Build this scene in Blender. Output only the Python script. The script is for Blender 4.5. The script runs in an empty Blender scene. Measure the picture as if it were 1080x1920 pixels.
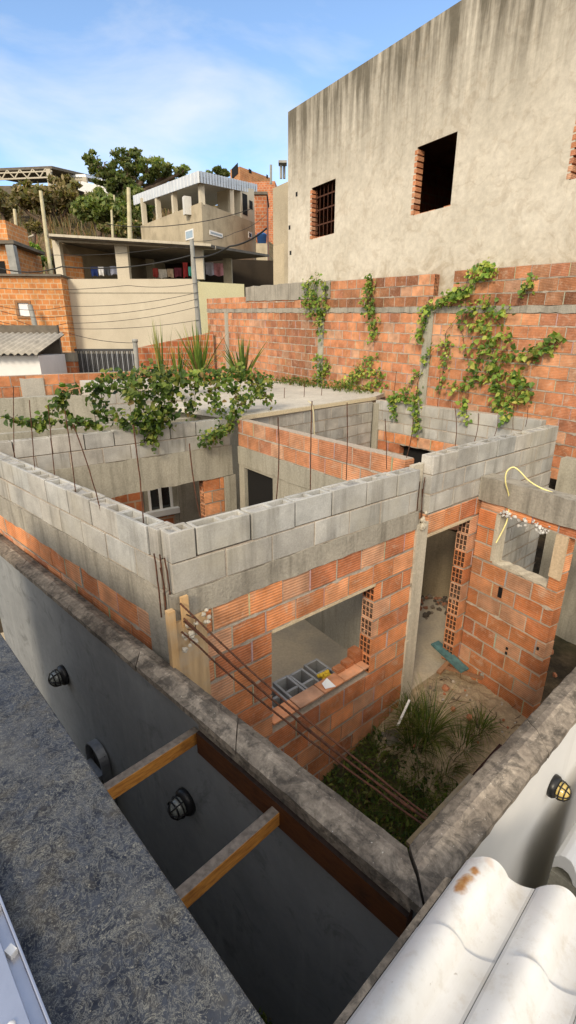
import bpy, math, random
from mathutils import Vector as V, Matrix
R = random.Random(7)
C = bpy.context.scene.collection
rad = math.radians

# ---------------------------------------------------------------- camera model used to lay out the plan from the survey photo
FPX, PITCH, CAMZ = 900.0, rad(19.3), 3.7
_c, _s = math.cos(PITCH), math.sin(PITCH)
def _ray(px, py):
    u = (px - 540) / FPX; v = (py - 960) / FPX
    return u, _c - v * _s, -_s - v * _c
def P(px, py, z):                      # point at height z
    x, y, w = _ray(px, py); t = (z - CAMZ) / w
    return V((x * t, y * t, z))
def D(px, py, f):                      # point at forward distance f
    x, y, w = _ray(px, py); t = f / y
    return V((x * t, f, CAMZ + w * t))
def W(px, py, p, q):                   # point on the vertical plane through p, q
    x, y, w = _ray(px, py)
    nx, ny = q[1] - p[1], -(q[0] - p[0])
    t = (nx * p[0] + ny * p[1]) / (nx * x + ny * y)
    return V((x * t, y * t, CAMZ + w * t))

# ---------------------------------------------------------------- mesh builder
class MB:
    def __init__(s): s.v = []; s.f = []; s.c = []; s.sm = []
    def add(s, vs, fs, col=(1, 1, 1), smooth=False):
        b = len(s.v); s.v += [tuple(p) for p in vs]
        for f in fs: s.f.append(tuple(i + b for i in f)); s.c.append(col); s.sm.append(smooth)
    def hexa(s, p, col=(1, 1, 1)):     # 8 points: bottom 4 ccw, top 4 ccw
        s.add(p, [(3, 2, 1, 0), (4, 5, 6, 7), (0, 1, 5, 4), (1, 2, 6, 5), (2, 3, 7, 6), (3, 0, 4, 7)], col)
    def box(s, o, ax, ay, az, col=(1, 1, 1)):   # o corner, three edge vectors
        o = V(o); ax = V(ax); ay = V(ay); az = V(az)
        if ax.cross(ay).dot(az) < 0: ax, ay = ay, ax
        s.hexa([o, o + ax, o + ax + ay, o + ay, o + az, o + ax + az, o + ax + ay + az, o + ay + az], col)
    def cbox(s, c, sx, sy, sz, rz=0, col=(1, 1, 1)):
        a = V((math.cos(rz), math.sin(rz), 0)); b = V((-math.sin(rz), math.cos(rz), 0))
        s.box(V(c) - a * sx / 2 - b * sy / 2 - V((0, 0, sz / 2)), a * sx, b * sy, V((0, 0, sz)), col)
    def bar(s, p, q, w, h, col=(1, 1, 1), up=V((0, 0, 1))):   # rectangular bar p to q
        p = V(p); q = V(q); d = (q - p).normalized(); a = d.cross(up).normalized(); b = a.cross(d)
        s.box(p - a * w / 2 - b * h / 2, q - p, a * w, b * h, col)
    def tube(s, pts, r, n=6, col=(1, 1, 1), cap=True, r2=None):
        pts = [V(p) for p in pts]; m = len(pts); b = len(s.v); vs = []; fs = []
        prev = None
        for i, p in enumerate(pts):
            d = (pts[min(i + 1, m - 1)] - pts[max(i - 1, 0)])
            d = d.normalized() if d.length > 1e-9 else V((0, 0, 1))
            a = prev if prev is not None else (V((1, 0, 0)) if abs(d.x) < .9 else V((0, 1, 0)))
            a = (a - d * a.dot(d)).normalized(); prev = a; e = d.cross(a)
            rr = r if r2 is None else r + (r2 - r) * i / max(1, m - 1)
            for k in range(n):
                t = 2 * math.pi * k / n
                vs.append(p + (a * math.cos(t) + e * math.sin(t)) * rr)
        for i in range(m - 1):
            for k in range(n):
                k2 = (k + 1) % n
                fs.append((i * n + k, i * n + k2, (i + 1) * n + k2, (i + 1) * n + k))
        s.add(vs, fs, col, True)
        if cap:
            s.add(vs[:n], [tuple(range(n - 1, -1, -1))], col); s.add(vs[-n:], [tuple(range(n))], col)
    def prism(s, poly, z0, z1, col=(1, 1, 1)):   # plan polygon ccw; z1 may be list
        n = len(poly); zt = z1 if isinstance(z1, (list, tuple)) else [z1] * n
        zb = z0 if isinstance(z0, (list, tuple)) else [z0] * n
        vs = [(p[0], p[1], zb[i]) for i, p in enumerate(poly)] + [(p[0], p[1], zt[i]) for i, p in enumerate(poly)]
        s.add(vs, [tuple(range(n - 1, -1, -1)), tuple(range(n, 2 * n))] + [(i, (i + 1) % n, n + (i + 1) % n, n + i) for i in range(n)], col)
    def grid(s, fn, nu, nv, col=(1, 1, 1), smooth=True):
        vs = [fn(i / nu, j / nv) for j in range(nv + 1) for i in range(nu + 1)]
        fs = [(j * (nu + 1) + i, j * (nu + 1) + i + 1, (j + 1) * (nu + 1) + i + 1, (j + 1) * (nu + 1) + i) for j in range(nv) for i in range(nu)]
        if callable(col):
            b = len(s.v); s.v += [tuple(p) for p in vs]
            for q, f in enumerate(fs): s.f.append(tuple(i + b for i in f)); s.c.append(col((q % nu + .5) / nu, (q // nu + .5) / nv)); s.sm.append(smooth)
        else: s.add(vs, fs, col, smooth)
    def lathe(s, prof, c, axis, n=16, col=(1, 1, 1)):
        axis = V(axis).normalized(); a = axis.orthogonal().normalized(); b = axis.cross(a); c = V(c)
        vs = [c + axis * h + (a * math.cos(2 * math.pi * k / n) + b * math.sin(2 * math.pi * k / n)) * r for r, h in prof for k in range(n)]
        fs = [(i * n + k, i * n + (k + 1) % n, (i + 1) * n + (k + 1) % n, (i + 1) * n + k) for i in range(len(prof) - 1) for k in range(n)]
        s.add(vs, fs, col, True)
    def build(s, name, mat, parent=None, bevel=0, origin=None):
        me = bpy.data.meshes.new(name)
        me.from_pydata(s.v, [], s.f)
        at = me.color_attributes.new('Col', 'FLOAT_COLOR', 'CORNER')
        buf = []
        for f, c in zip(s.f, s.c): buf += [c[0], c[1], c[2], 1.0] * len(f)
        at.data.foreach_set('color', buf)
        me.polygons.foreach_set('use_smooth', s.sm)
        me.materials.append(mat); me.update()
        o = bpy.data.objects.new(name, me); C.objects.link(o)
        if parent is not None:
            o.parent = parent
            o.matrix_parent_inverse = world_of(parent).inverted()
        if bevel:
            b = o.modifiers.new('bevel', 'BEVEL'); b.width = bevel; b.segments = 2; b.limit_method = 'ANGLE'
        return o
def world_of(o):
    m = o.matrix_basis.copy()
    return world_of(o.parent) @ o.matrix_parent_inverse @ m if o.parent else m
def tag(o, label, cat, group=None, kind=None):
    if label: o['label'] = label
    if cat: o['category'] = cat
    if group: o['group'] = group
    if kind: o['kind'] = kind
    return o
def thing(name, label, cat, loc=(0, 0, 0), group=None):
    o = bpy.data.objects.new(name, None); C.objects.link(o); o.location = loc; o.empty_display_size = .2
    return tag(o, label, cat, group)
def copy_tree(o, parent=None):
    c = o.copy(); C.objects.link(c); c.parent = parent
    for ch in list(o.children): copy_tree(ch, c)
    return c
def xy(v): return (v[0], v[1])

# ---------------------------------------------------------------- materials
class NT:
    def __init__(s, name):
        s.m = bpy.data.materials.new(name); s.m.use_nodes = True; s.t = s.m.node_tree; s.n = s.t.nodes
        s.b = s.n['Principled BSDF']; s.tc = s.n.new('ShaderNodeTexCoord')
        s.geo = s.n.new('ShaderNodeNewGeometry')
    def l(s, a, b): s.t.links.new(a, b)
    def mapv(s, scale=(1, 1, 1), rot=(0, 0, 0), src=None):
        m = s.n.new('ShaderNodeMapping'); m.inputs['Scale'].default_value = scale; m.inputs['Rotation'].default_value = rot
        s.l(src or s.geo.outputs['Position'], m.inputs['Vector']); return m.outputs[0]
    def noise(s, scale, detail=4, rough=.6, vec=None, dist=0):
        n = s.n.new('ShaderNodeTexNoise'); n.inputs['Scale'].default_value = scale; n.inputs['Detail'].default_value = detail
        n.inputs['Roughness'].default_value = rough; n.inputs['Distortion'].default_value = dist
        s.l(vec or s.geo.outputs['Position'], n.inputs['Vector']); return n.outputs['Fac']
    def ramp(s, fac, stops):
        r = s.n.new('ShaderNodeValToRGB'); e = r.color_ramp.elements
        while len(e) < len(stops): e.new(.5)
        for el, (p, c) in zip(e, stops): el.position = p; el.color = (*c, 1) if not isinstance(c, (int, float)) else (c, c, c, 1)
        s.l(fac, r.inputs[0]); return r.outputs[0]
    def mix(s, a, b, fac, mode='MIX'):
        m = s.n.new('ShaderNodeMix'); m.data_type = 'RGBA'; m.blend_type = mode
        for val, i in ((fac, 0), (a, 6), (b, 7)):
            if isinstance(val, (int, float)): m.inputs[i].default_value = val if i == 0 else (val, val, val, 1)
            elif isinstance(val, tuple): m.inputs[i].default_value = (*val, 1)
            else: s.l(val, m.inputs[i])
        return m.outputs[2]
    def math(s, op, a, b=0):
        m = s.n.new('ShaderNodeMath'); m.operation = op
        for val, i in ((a, 0), (b, 1)):
            if isinstance(val, (int, float)): m.inputs[i].default_value = val
            else: s.l(val, m.inputs[i])
        return m.outputs[0]
    def col(s):
        a = s.n.new('ShaderNodeAttribute'); a.attribute_name = 'Col'; return a.outputs['Color']
    def sep(s, v=None):
        x = s.n.new('ShaderNodeSeparateXYZ'); s.l(v or s.geo.outputs['Position'], x.inputs[0]); return x.outputs
    def bump(s, h, strength=.5, dist=.01, prev=None):
        b = s.n.new('ShaderNodeBump'); b.inputs['Strength'].default_value = strength; b.inputs['Distance'].default_value = dist
        s.l(h, b.inputs['Height'])
        if prev: s.l(prev, b.inputs['Normal'])
        return b.outputs[0]
    def done(s, color, rough=.85, normal=None, metal=0, spec=.3):
        if isinstance(color, tuple): s.b.inputs['Base Color'].default_value = (*color, 1)
        else: s.l(color, s.b.inputs['Base Color'])
        if isinstance(rough, (int, float)): s.b.inputs['Roughness'].default_value = rough
        else: s.l(rough, s.b.inputs['Roughness'])
        s.b.inputs['Metallic'].default_value = metal; s.b.inputs['Specular IOR Level'].default_value = spec
        if normal: s.l(normal, s.b.inputs['Normal'])
        return s.m
M = {}
def make_mats():
    # fired hollow brick: per-unit colour, extruded ribs, dust
    t = NT('fired_clay')
    z = t.sep()[2]
    rib = t.math('SINE', t.math('MULTIPLY', z, 2 * math.pi / .0235))
    n1 = t.noise(5, 5); n2 = t.noise(38, 3); n3 = t.noise(1.3, 3)
    c = t.mix(t.col(), t.ramp(n1, [(.3, .62), (.7, 1.22)]), 1, 'MULTIPLY')
    c = t.mix(c, (.55, .40, .30), t.math('MULTIPLY', t.ramp(n2, [(.5, 0), (.8, 1)]), .35))
    c = t.mix(c, (.60, .46, .34), t.math('MULTIPLY', t.ramp(t.noise(7, 5, .75, None, .8), [(.56, 0), (.70, 1)]), .5))
    c = t.mix(c, (.085, .05, .036), t.math('MULTIPLY', t.ramp(n3, [(.55, 0), (.75, 1)]), .35))
    c = t.mix(c, t.mix(c, t.ramp(n3, [(.4, .70), (.6, .88)]), 1, 'MULTIPLY'), t.ramp(rib, [(.0, 0), (.55, 1)]))
    M['brick'] = t.done(c, .9, t.bump(n2, .5, .005, t.bump(rib, .4, .003)))
    # concrete block
    t = NT('concrete_block')
    n1 = t.noise(3.5, 5); n2 = t.noise(90, 2); n3 = t.noise(1.1, 4)
    c = t.mix(t.col(), t.ramp(n1, [(.3, .7), (.72, 1.2)]), 1, 'MULTIPLY')
    c = t.mix(c, t.ramp(n2, [(.3, .8), (.75, 1.1)]), .8, 'MULTIPLY')
    c = t.mix(c, (.40, .36, .27), t.math('MULTIPLY', t.ramp(n3, [(.5, 0), (.7, 1)]), .45))
    st = t.noise(1, 4, .6, t.mapv((7, 7, .8)))
    c = t.mix(c, (.13, .12, .10), t.math('MULTIPLY', t.ramp(st, [(.52, 0), (.72, 1)]), .6))
    M['block'] = t.done(c, .95, t.bump(n2, .5, .004))
    # mortar / rough concrete
    def conc(name, a, b, dark, dk=.6, sc=2.2, bs=.6, sk=9):
        t = NT(name)
        n1 = t.noise(sc, 6, .65); n2 = t.noise(45, 4, .7); st = t.noise(1, 4, .65, t.mapv((sk, sk, .9)))
        c = t.mix(a, b, t.ramp(n1, [(.32, 0), (.68, 1)]))
        c = t.mix(c, dark, t.math('MULTIPLY', t.ramp(st, [(.48, 0), (.7, 1)]), dk))
        c = t.mix(c, t.ramp(n2, [(.25, .7), (.75, 1.15)]), .9, 'MULTIPLY')
        c = t.mix(c, t.col(), 1, 'MULTIPLY')
        M[name] = t.done(c, .95, t.bump(n2, bs, .012, t.bump(n1, .3, .02)))
    conc('mortar', (.40, .35, .29), (.30, .27, .23), (.2, .17, .14), .4)
    conc('beam_concrete', (.40, .365, .30), (.29, .265, .22), (.13, .115, .09), .65)
    conc('pale_plaster', (.55, .50, .40), (.47, .42, .33), (.33, .29, .22), .45, 1.2, .3)
    conc('grey_plaster', (.43, .40, .325), (.33, .31, .25), (.19, .175, .135), .6, 1.4, .3)
    conc('cream_plaster', (.62, .555, .435), (.55, .485, .375), (.44, .385, .29), .4, .5, .2, 1.1)
    conc('tan_plaster', (.52, .44, .31), (.40, .34, .24), (.24, .20, .14), .6, .7, .2, 1.6)
    conc('yellow_plaster', (.68, .64, .40), (.62, .58, .37), (.6, .52, .28), .3, .8, .2, 1.2)
    conc('white_render', (.72, .71, .67), (.64, .63, .60), (.48, .46, .42), .5, 1.0, .2)
    conc('slab_concrete', (.62, .58, .50), (.48, .45, .39), (.30, .27, .22), .3, 1.2, .4)
    # coping: weathered, lichen, pale worn ridge
    t = NT('weathered_coping')
    n1 = t.noise(2.2, 6, .7); n2 = t.noise(30, 5, .7); n3 = t.noise(75, 3, .7); n5 = t.noise(9, 5, .75, None, .6)
    c = t.mix((.115, .093, .073), (.37, .31, .24), t.ramp(n1, [(.34, 0), (.66, 1)]))
    c = t.mix(c, (.06, .052, .043), t.math('MULTIPLY', t.ramp(n5, [(.46, 0), (.60, 1)]), .75))
    c = t.mix(c, t.ramp(n2, [(.3, .62), (.7, 1.25)]), .9, 'MULTIPLY')
    c = t.mix(c, (.62, .58, .50), t.math('MULTIPLY', t.ramp(n3, [(.68, 0), (.72, 1)]), .75))
    c = t.mix(c, t.col(), 1, 'MULTIPLY')
    M['coping'] = t.done(c, .95, t.bump(n2, .3, .005))
    # upper wall plaster with grime running down from the top edge
    t = NT('streaked_plaster')
    z = t.sep()[2]
    n1 = t.noise(.9, 5, .62); n2 = t.noise(9, 5, .7); n4 = t.noise(2.8, 5, .7, None, 1.2)
    st = t.noise(1, 5, .65, t.mapv((5.5, 5.5, .42)))
    c = t.mix((.63, .575, .475), (.52, .47, .38), t.ramp(n1, [(.33, 0), (.7, 1)]))
    c = t.mix(c, (.36, .29, .205), t.math('MULTIPLY', t.ramp(n4, [(.52, 0), (.62, 1)]), .32))
    dist = t.n.new('ShaderNodeMapRange'); t.l(z, dist.inputs[0])
    dist.inputs[1].default_value = 6.7; dist.inputs[2].default_value = 8.9
    g = t.math('MULTIPLY', t.math('POWER', dist.outputs[0], 1.3), t.ramp(st, [(.32, .1), (.66, 1)]))
    c = t.mix(c, (.115, .10, .072), t.math('MINIMUM', t.math('MULTIPLY', g, 1.2), .92))
    low = t.n.new('ShaderNodeMapRange'); t.l(z, low.inputs[0])
    low.inputs[1].default_value = 5.6; low.inputs[2].default_value = 4.6
    c = t.mix(c, (.33, .26, .17), t.math('MULTIPLY', low.outputs[0], t.ramp(n4, [(.35, .1), (.6, .75)])))
    vo = t.n.new('ShaderNodeTexVoronoi'); vo.feature = 'DISTANCE_TO_EDGE'; vo.inputs['Scale'].default_value = .17
    dv = t.n.new('ShaderNodeVectorMath'); dv.operation = 'ADD'
    nn = t.n.new('ShaderNodeTexNoise'); nn.inputs['Scale'].default_value = 1.6; nn.inputs['Detail'].default_value = 5
    t.l(t.geo.outputs['Position'], nn.inputs['Vector'])
    t.l(t.geo.outputs['Position'], dv.inputs[0]); t.l(nn.outputs['Color'], dv.inputs[1]); t.l(dv.outputs[0], vo.inputs['Vector'])
    c = t.mix(c, (.27, .21, .14), t.math('MULTIPLY', t.ramp(vo.outputs[0], [(.0, 1), (.004, 0)]), .22))
    c = t.mix(c, t.ramp(n2, [(.3, .84), (.7, 1.08)]), 1, 'MULTIPLY')
    M['streaked'] = t.done(c, .95, t.bump(n2, .3, .015, t.bump(n4, .25, .03)))
    # simple procedural paint-like
    def flat(name, colr, rough=.6, var=.25, sc=6, metal=0, spec=.4, use_col=False, bs=.15):
        t = NT(name); n1 = t.noise(sc, 5, .65)
        c = t.mix(colr, t.ramp(n1, [(.3, 1 - var), (.7, 1 + var * .6)]), 1, 'MULTIPLY')
        if use_col: c = t.mix(c, t.col(), 1, 'MULTIPLY')
        M[name] = t.done(c, rough, t.bump(t.noise(sc * 8, 3), bs, .004), metal, spec)
    flat('white_paint', (.76, .75, .73), .55, .07, 2)
    flat('black_plastic', (.012, .012, .013), .35, .2, 20)
    flat('black_void', (.006, .006, .006), .9, .1)  # flat black stands in for the unlit depth of openings
    flat('aluminium', (.62, .62, .66), .35, .1, 8, .85)
    flat('steel', (.30, .31, .33), .4, .25, 12, .7)
    flat('galv', (.66, .67, .70), .45, .15, 3, .3)
    flat('gate_metal', (.05, .05, .052), .5, .3, 8)
    flat('fibre_cement', (.36, .33, .28), .95, .3, 3)
    flat('white_sheet', (.8, .8, .8), .6, .06, 3)
    flat('cloth', (1, 1, 1), .95, .25, 7, 0, .1, True)
    flat('hose', (.74, .66, .28), .45, .15, 20)
    flat('blue_plastic', (.03, .10, .28), .45, .2, 8)
    flat('tree_bark', (.12, .085, .06), .95, .4, 14)
    flat('pale_pole', (.52, .47, .31), .9, .25, 4)
    flat('grey_pole', (.30, .30, .28), .9, .25, 4)
    flat('cable', (.02, .02, .02), .6, .1)
    flat('teal_paint', (.075, .16, .16), .7, .5, 14)
    flat('paper', (.8, .8, .78), .9, .05)
    flat('yellow_cloth', (.75, .50, .04), .9, .25, 30)
    flat('glass_dark', (.015, .018, .02), .08, .1, 3, 0, .6)
    flat('pane', (.32, .40, .46), .15, .15, 3, 0, .6)
    flat('amber_glass', (.62, .47, .16), .12, .15, 40, 0, .6)
    flat('smoke_glass', (.22, .23, .21), .12, .2, 40, 0, .7)
    flat('tin_roof', (.60, .62, .64), .5, .12, 2, .2)
    flat('roof_dark', (.14, .12, .095), .9, .35, 3)
    # dark painted garden wall
    t = NT('charcoal_paint'); n1 = t.noise(1.6, 6, .65); n2 = t.noise(14, 4, .7); st = t.noise(1, 4, .6, t.mapv((8, 8, .7)))
    c = t.mix((.19, .196, .198), (.26, .267, .268), t.ramp(n1, [(.35, 0), (.7, 1)]))
    c = t.mix(c, (.055, .056, .054), t.math('MULTIPLY', t.ramp(t.noise(3.2, 6, .75, None, .8), [(.55, 0), (.7, 1)]), .55))
    c = t.mix(c, (.30, .305, .30), t.math('MULTIPLY', t.ramp(st, [(.58, 0), (.72, 1)]), .45))
    M['charcoal'] = t.done(c, t.ramp(n2, [(.3, .55), (.7, .8)]), t.bump(n2, .25, .006), 0, .35)
    # white boundary wall, faintly streaked
    t = NT('white_wall_paint'); n1 = t.noise(1.2, 5, .6); st = t.noise(1, 4, .7, t.mapv((6, 6, .6)))
    c = t.mix((.78, .76, .72), (.70, .69, .67), t.ramp(n1, [(.35, 0), (.7, 1)]))
    c = t.mix(c, (.55, .53, .5), t.math('MULTIPLY', t.ramp(st, [(.58, 0), (.75, 1)]), .35))
    M['white_wall'] = t.done(c, .6, t.bump(t.noise(25, 4), .15, .006))
    # blue black granite with pale veins
    t = NT('granite')
    w = t.n.new('ShaderNodeTexNoise'); w.inputs['Scale'].default_value = 9; w.inputs['Detail'].default_value = 6
    t.l(t.geo.outputs['Position'], w.inputs['Vector'])
    ad = t.n.new('ShaderNodeVectorMath'); ad.operation = 'MULTIPLY_ADD'
    t.l(w.outputs['Color'], ad.inputs[0]); ad.inputs[1].default_value = (.05, .05, .05); t.l(t.geo.outputs['Position'], ad.inputs[2])
    def veins(scale, lo, hi):
        n = t.noise(scale, 5, .68, ad.outputs[0], 1.0)
        a = t.math('ABSOLUTE', t.math('SUBTRACT', n, .5)); return t.ramp(a, [(lo, 1), (hi, 0)])
    base = t.mix((.009, .011, .018), (.042, .048, .062), t.ramp(t.noise(34, 6, .72, ad.outputs[0], .8), [(.36, 0), (.64, 1)]))
    c = t.mix(base, (.070, .060, .042), t.math('MULTIPLY', t.ramp(t.noise(14, 5, .7), [(.5, 0), (.66, 1)]), .55))
    c = t.mix(c, (.25, .25, .225), t.math('MULTIPLY', veins(75, .002, .028), .5))
    c = t.mix(c, (.30, .29, .24), t.math('MULTIPLY', t.math('MULTIPLY', veins(34, .001, .014), t.ramp(t.noise(9, 4), [(.42, 0), (.6, 1)])), .7))
    c = t.mix(c, (.36, .34, .28), t.math('MULTIPLY', t.ramp(t.noise(120, 3, .7), [(.63, 0), (.70, 1)]), .55))
    c = t.mix(c, (.17, .165, .15), t.math('MULTIPLY', t.ramp(t.noise(2.6, 5, .7), [(.48, 0), (.72, 1)]), .38))
    M['granite'] = t.done(c, t.ramp(t.noise(16, 4), [(.3, .34), (.7, .52)]), None, 0, .25)
    # timber: weathered grey on top faces, varnished orange on the sides
    t = NT('varnished_timber')
    nz = t.sep(t.geo.outputs['Normal'])[2]
    g = t.noise(1, 5, .65, t.mapv((14, 14, 90))); n1 = t.noise(7, 5)
    side = t.mix((.60, .27, .055), (.34, .13, .03), t.ramp(g, [(.36, 0), (.66, 1)]))
    side = t.mix(side, (.06, .03, .014), t.math('MULTIPLY', t.ramp(n1, [(.56, 0), (.76, 1)]), .6))
    top = t.mix((.25, .205, .165), (.13, .105, .082), t.ramp(t.noise(40, 4), [(.35, 0), (.65, 1)]))
    c = t.mix(side, top, t.ramp(nz, [(.6, 0), (.8, 1)]))
    M['timber'] = t.done(t.mix(c, t.col(), 1, 'MULTIPLY'), .6, t.bump(g, .4, .004))
    t = NT('raw_board'); g = t.noise(1, 5, .65, t.mapv((22, 22, 2.2))); n1 = t.noise(4, 5)
    c = t.mix((.56, .40, .23), (.40, .28, .16), t.ramp(g, [(.35, 0), (.68, 1)]))
    c = t.mix(c, (.44, .39, .32), t.math('MULTIPLY', t.ramp(n1, [(.48, 0), (.66, 1)]), .75))
    M['board'] = t.done(t.mix(c, t.col(), 1, 'MULTIPLY'), .85, t.bump(g, .3, .004))
    # glazed white tiles with dirt in the valleys
    t = NT('glazed_tile'); n1 = t.noise(5, 5, .65); n2 = t.noise(60, 3); n3 = t.noise(14, 5, .7)
    c = t.mix((.76, .755, .74), (.68, .67, .645), t.ramp(n1, [(.4, 0), (.7, 1)]))
    c = t.mix(c, t.col(), 1, 'MULTIPLY')
    c = t.mix(c, (.45, .38, .28), t.math('MULTIPLY', t.ramp(n3, [(.52, 0), (.72, 1)]), .42))
    c = t.mix(c, (.28, .22, .15), t.math('MULTIPLY', t.ramp(n2, [(.70, 0), (.76, 1)]), .6))
    M['tile_nt'] = (t, c)
    t = NT('rust_stain'); n1 = t.noise(22, 4)
    M['rust_stain'] = t.done(t.mix((.36, .14, .02), (.55, .34, .14), t.ramp(n1, [(.35, 0), (.7, 1)])), .5)
    t = NT('rusty_steel'); n1 = t.noise(40, 4)
    M['rust'] = t.done(t.mix((.055, .028, .02), (.14, .055, .03), t.ramp(n1, [(.35, 0), (.65, 1)])), .8, t.bump(n1, .5, .003), .3)
    # earth
    t = NT('earth'); n1 = t.noise(1.3, 6, .65); n2 = t.noise(12, 6, .75); n3 = t.noise(55, 4, .7)
    c = t.mix((.045, .034, .022), (.20, .145, .085), t.ramp(n1, [(.40, 0), (.66, 1)]))
    c = t.mix(c, t.ramp(n2, [(.3, .55), (.7, 1.25)]), 1, 'MULTIPLY')
    c = t.mix(c, (.03, .045, .014), t.math('MULTIPLY', t.ramp(t.noise(.8, 4), [(.5, 0), (.66, 1)]), .5))
    M['earth'] = t.done(c, 1, t.bump(n3, .6, .02, t.bump(n2, .8, .05)))
    t = NT('sand_heap'); n1 = t.noise(2.3, 6, .7); n2 = t.noise(26, 6, .75)
    c = t.mix((.56, .44, .28), (.37, .28, .175), t.ramp(n1, [(.38, 0), (.66, 1)]))
    c = t.mix(c, t.ramp(n2, [(.3, .6), (.7, 1.2)]), 1, 'MULTIPLY')
    M['sand'] = t.done(c, 1, t.bump(n2, .9, .03))
    t = NT('cement_floor'); n1 = t.noise(1.1, 6, .65); n2 = t.noise(30, 5, .75)
    c = t.mix((.50, .41, .28), (.37, .32, .24), t.ramp(n1, [(.4, 0), (.62, 1)]))
    c = t.mix(c, t.ramp(n2, [(.3, .8), (.7, 1.1)]), 1, 'MULTIPLY')
    M['floor'] = t.done(c, .95, t.bump(n2, .3, .01))
    # hillside: dry grass, scrub, bare earth
    t = NT('hillside'); n1 = t.noise(.11, 6, .65); n2 = t.noise(.5, 6, .7); n3 = t.noise(2.5, 5, .75, t.mapv((1, 1, .3)))
    c = t.mix((.24, .165, .085), (.07, .075, .03), t.ramp(n1, [(.42, 0), (.58, 1)]))
    c = t.mix(c, (.30, .22, .12), t.math('MULTIPLY', t.ramp(n2, [(.45, 0), (.65, 1)]), .6))
    c = t.mix(c, t.ramp(n3, [(.3, .55), (.7, 1.3)]), 1, 'MULTIPLY')
    M['hill'] = t.done(c, 1, t.bump(n3, 1, .5))
    t = NT('road_asphalt'); n1 = t.noise(1.5, 6, .7)
    M['asphalt'] = t.done(t.mix((.06, .058, .055), (.11, .10, .09), t.ramp(n1, [(.3, 0), (.7, 1)])), .95, t.bump(t.noise(60, 3), .5, .01))
    # leaves
    def leaf(name, tr=.35):
        t = NT(name); n1 = t.noise(9, 3)
        c = t.mix(t.col(), t.ramp(n1, [(.3, .7), (.7, 1.25)]), 1, 'MULTIPLY')
        m = t.done(c, .5, None, 0, .3)
        ts = t.n.new('ShaderNodeBsdfTranslucent'); t.l(t.mix(c, (1.3, 1.5, .5), 1, 'MULTIPLY'), ts.inputs['Color'])
        ms = t.n.new('ShaderNodeMixShader'); ms.inputs[0].default_value = tr
        out = [n for n in t.n if n.type == 'OUTPUT_MATERIAL'][0]
        t.l(t.b.outputs[0], ms.inputs[1]); t.l(ts.outputs[0], ms.inputs[2]); t.l(ms.outputs[0], out.inputs[0])
        M[name] = m
    leaf('leaf')
    # distant brickwork: small units laid as one surface
    def brickwall(name, a, b, mortar, sx, rot=(rad(90), 0, 0)):
        t = NT(name)
        br = t.n.new('ShaderNodeTexBrick'); br.inputs['Color1'].default_value = (*a, 1); br.inputs['Color2'].default_value = (*b, 1)
        br.inputs['Mortar'].default_value = (*mortar, 1); br.inputs['Scale'].default_value = 1
        br.inputs['Brick Width'].default_value = .30; br.inputs['Row Height'].default_value = .20; br.inputs['Mortar Size'].default_value = .018
        br.inputs['Bias'].default_value = 0
        cx = t.n.new('ShaderNodeCombineXYZ'); sp = t.sep()
        t.l(t.math('ADD', sp[0], t.math('MULTIPLY', sp[1], 1.0)), cx.inputs[0]); t.l(sp[2], cx.inputs[1])
        t.l(cx.outputs[0], br.inputs['Vector'])
        n1 = t.noise(1.4, 5, .7); n2 = t.noise(8, 4)
        c = t.mix(br.outputs['Color'], t.ramp(n1, [(.3, .65), (.7, 1.25)]), 1, 'MULTIPLY')
        c = t.mix(c, (.62, .42, .20), t.math('MULTIPLY', t.ramp(n2, [(.55, 0), (.72, 1)]), .5))
        c = t.mix(c, t.col(), 1, 'MULTIPLY')
        M[name] = t.done(c, .95, t.bump(br.outputs['Fac'], -.5, .01))
    brickwall('far_brick', (.58, .25, .085), (.50, .19, .065), (.52, .36, .22), 1)
    brickwall('far_brick_red', (.50, .17, .07), (.40, .125, .055), (.42, .30, .22), 1)
make_mats()

# ---------------------------------------------------------------- masonry
BRICKS = [(.62, .235, .092), (.66, .26, .105), (.57, .20, .075), (.68, .30, .14), (.54, .19, .075), (.63, .33, .19), (.60, .22, .082), (.46, .16, .07)]
def bcol(dull=0):
    c = R.choice(BRICKS); k = R.uniform(.92, 1.2)
    g = (.42, .27, .19)
    dull = .02 + dull * .8
    return tuple((a * (1 - dull) + b * dull) * k for a, b in zip(c, g))
def gcol():
    k = R.uniform(.86, 1.1); w = R.uniform(-.012, .012)
    return (.445 * k + w, .43 * k, .395 * k - w)
MORT = (.43, .365, .295)
class Frame:
    """wall frame: p to q runs left to right as seen from its face, n points out of the face"""
    def __init__(s, p, q, th=.14):
        s.p = V((p[0], p[1], 0)); d = V((q[0] - p[0], q[1] - p[1], 0)); s.L = d.length; s.u = d / s.L
        s.n = V((s.u.y, -s.u.x, 0)); s.th = th
    def at(s, u, w, z): return s.p + s.u * u + s.n * w + V((0, 0, z))
    def u_of(s, pt): return (V((pt[0], pt[1], 0)) - s.p).dot(s.u)
    def box(s, mb, u0, u1, w0, w1, z0, z1, col=(1, 1, 1)):
        mb.box(s.at(u0, w0, z0), s.u * (u1 - u0), s.n * (w1 - w0), V((0, 0, z1 - z0)), col)
def cut(a, b, holes):
    segs = [(a, b)]
    for h0, h1 in holes:
        out = []
        for s0, s1 in segs:
            if h1 <= s0 or h0 >= s1: out.append((s0, s1)); continue
            if h0 > s0: out.append((s0, h0))
            if h1 < s1: out.append((h1, s1))
        segs = out
    return segs
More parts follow.
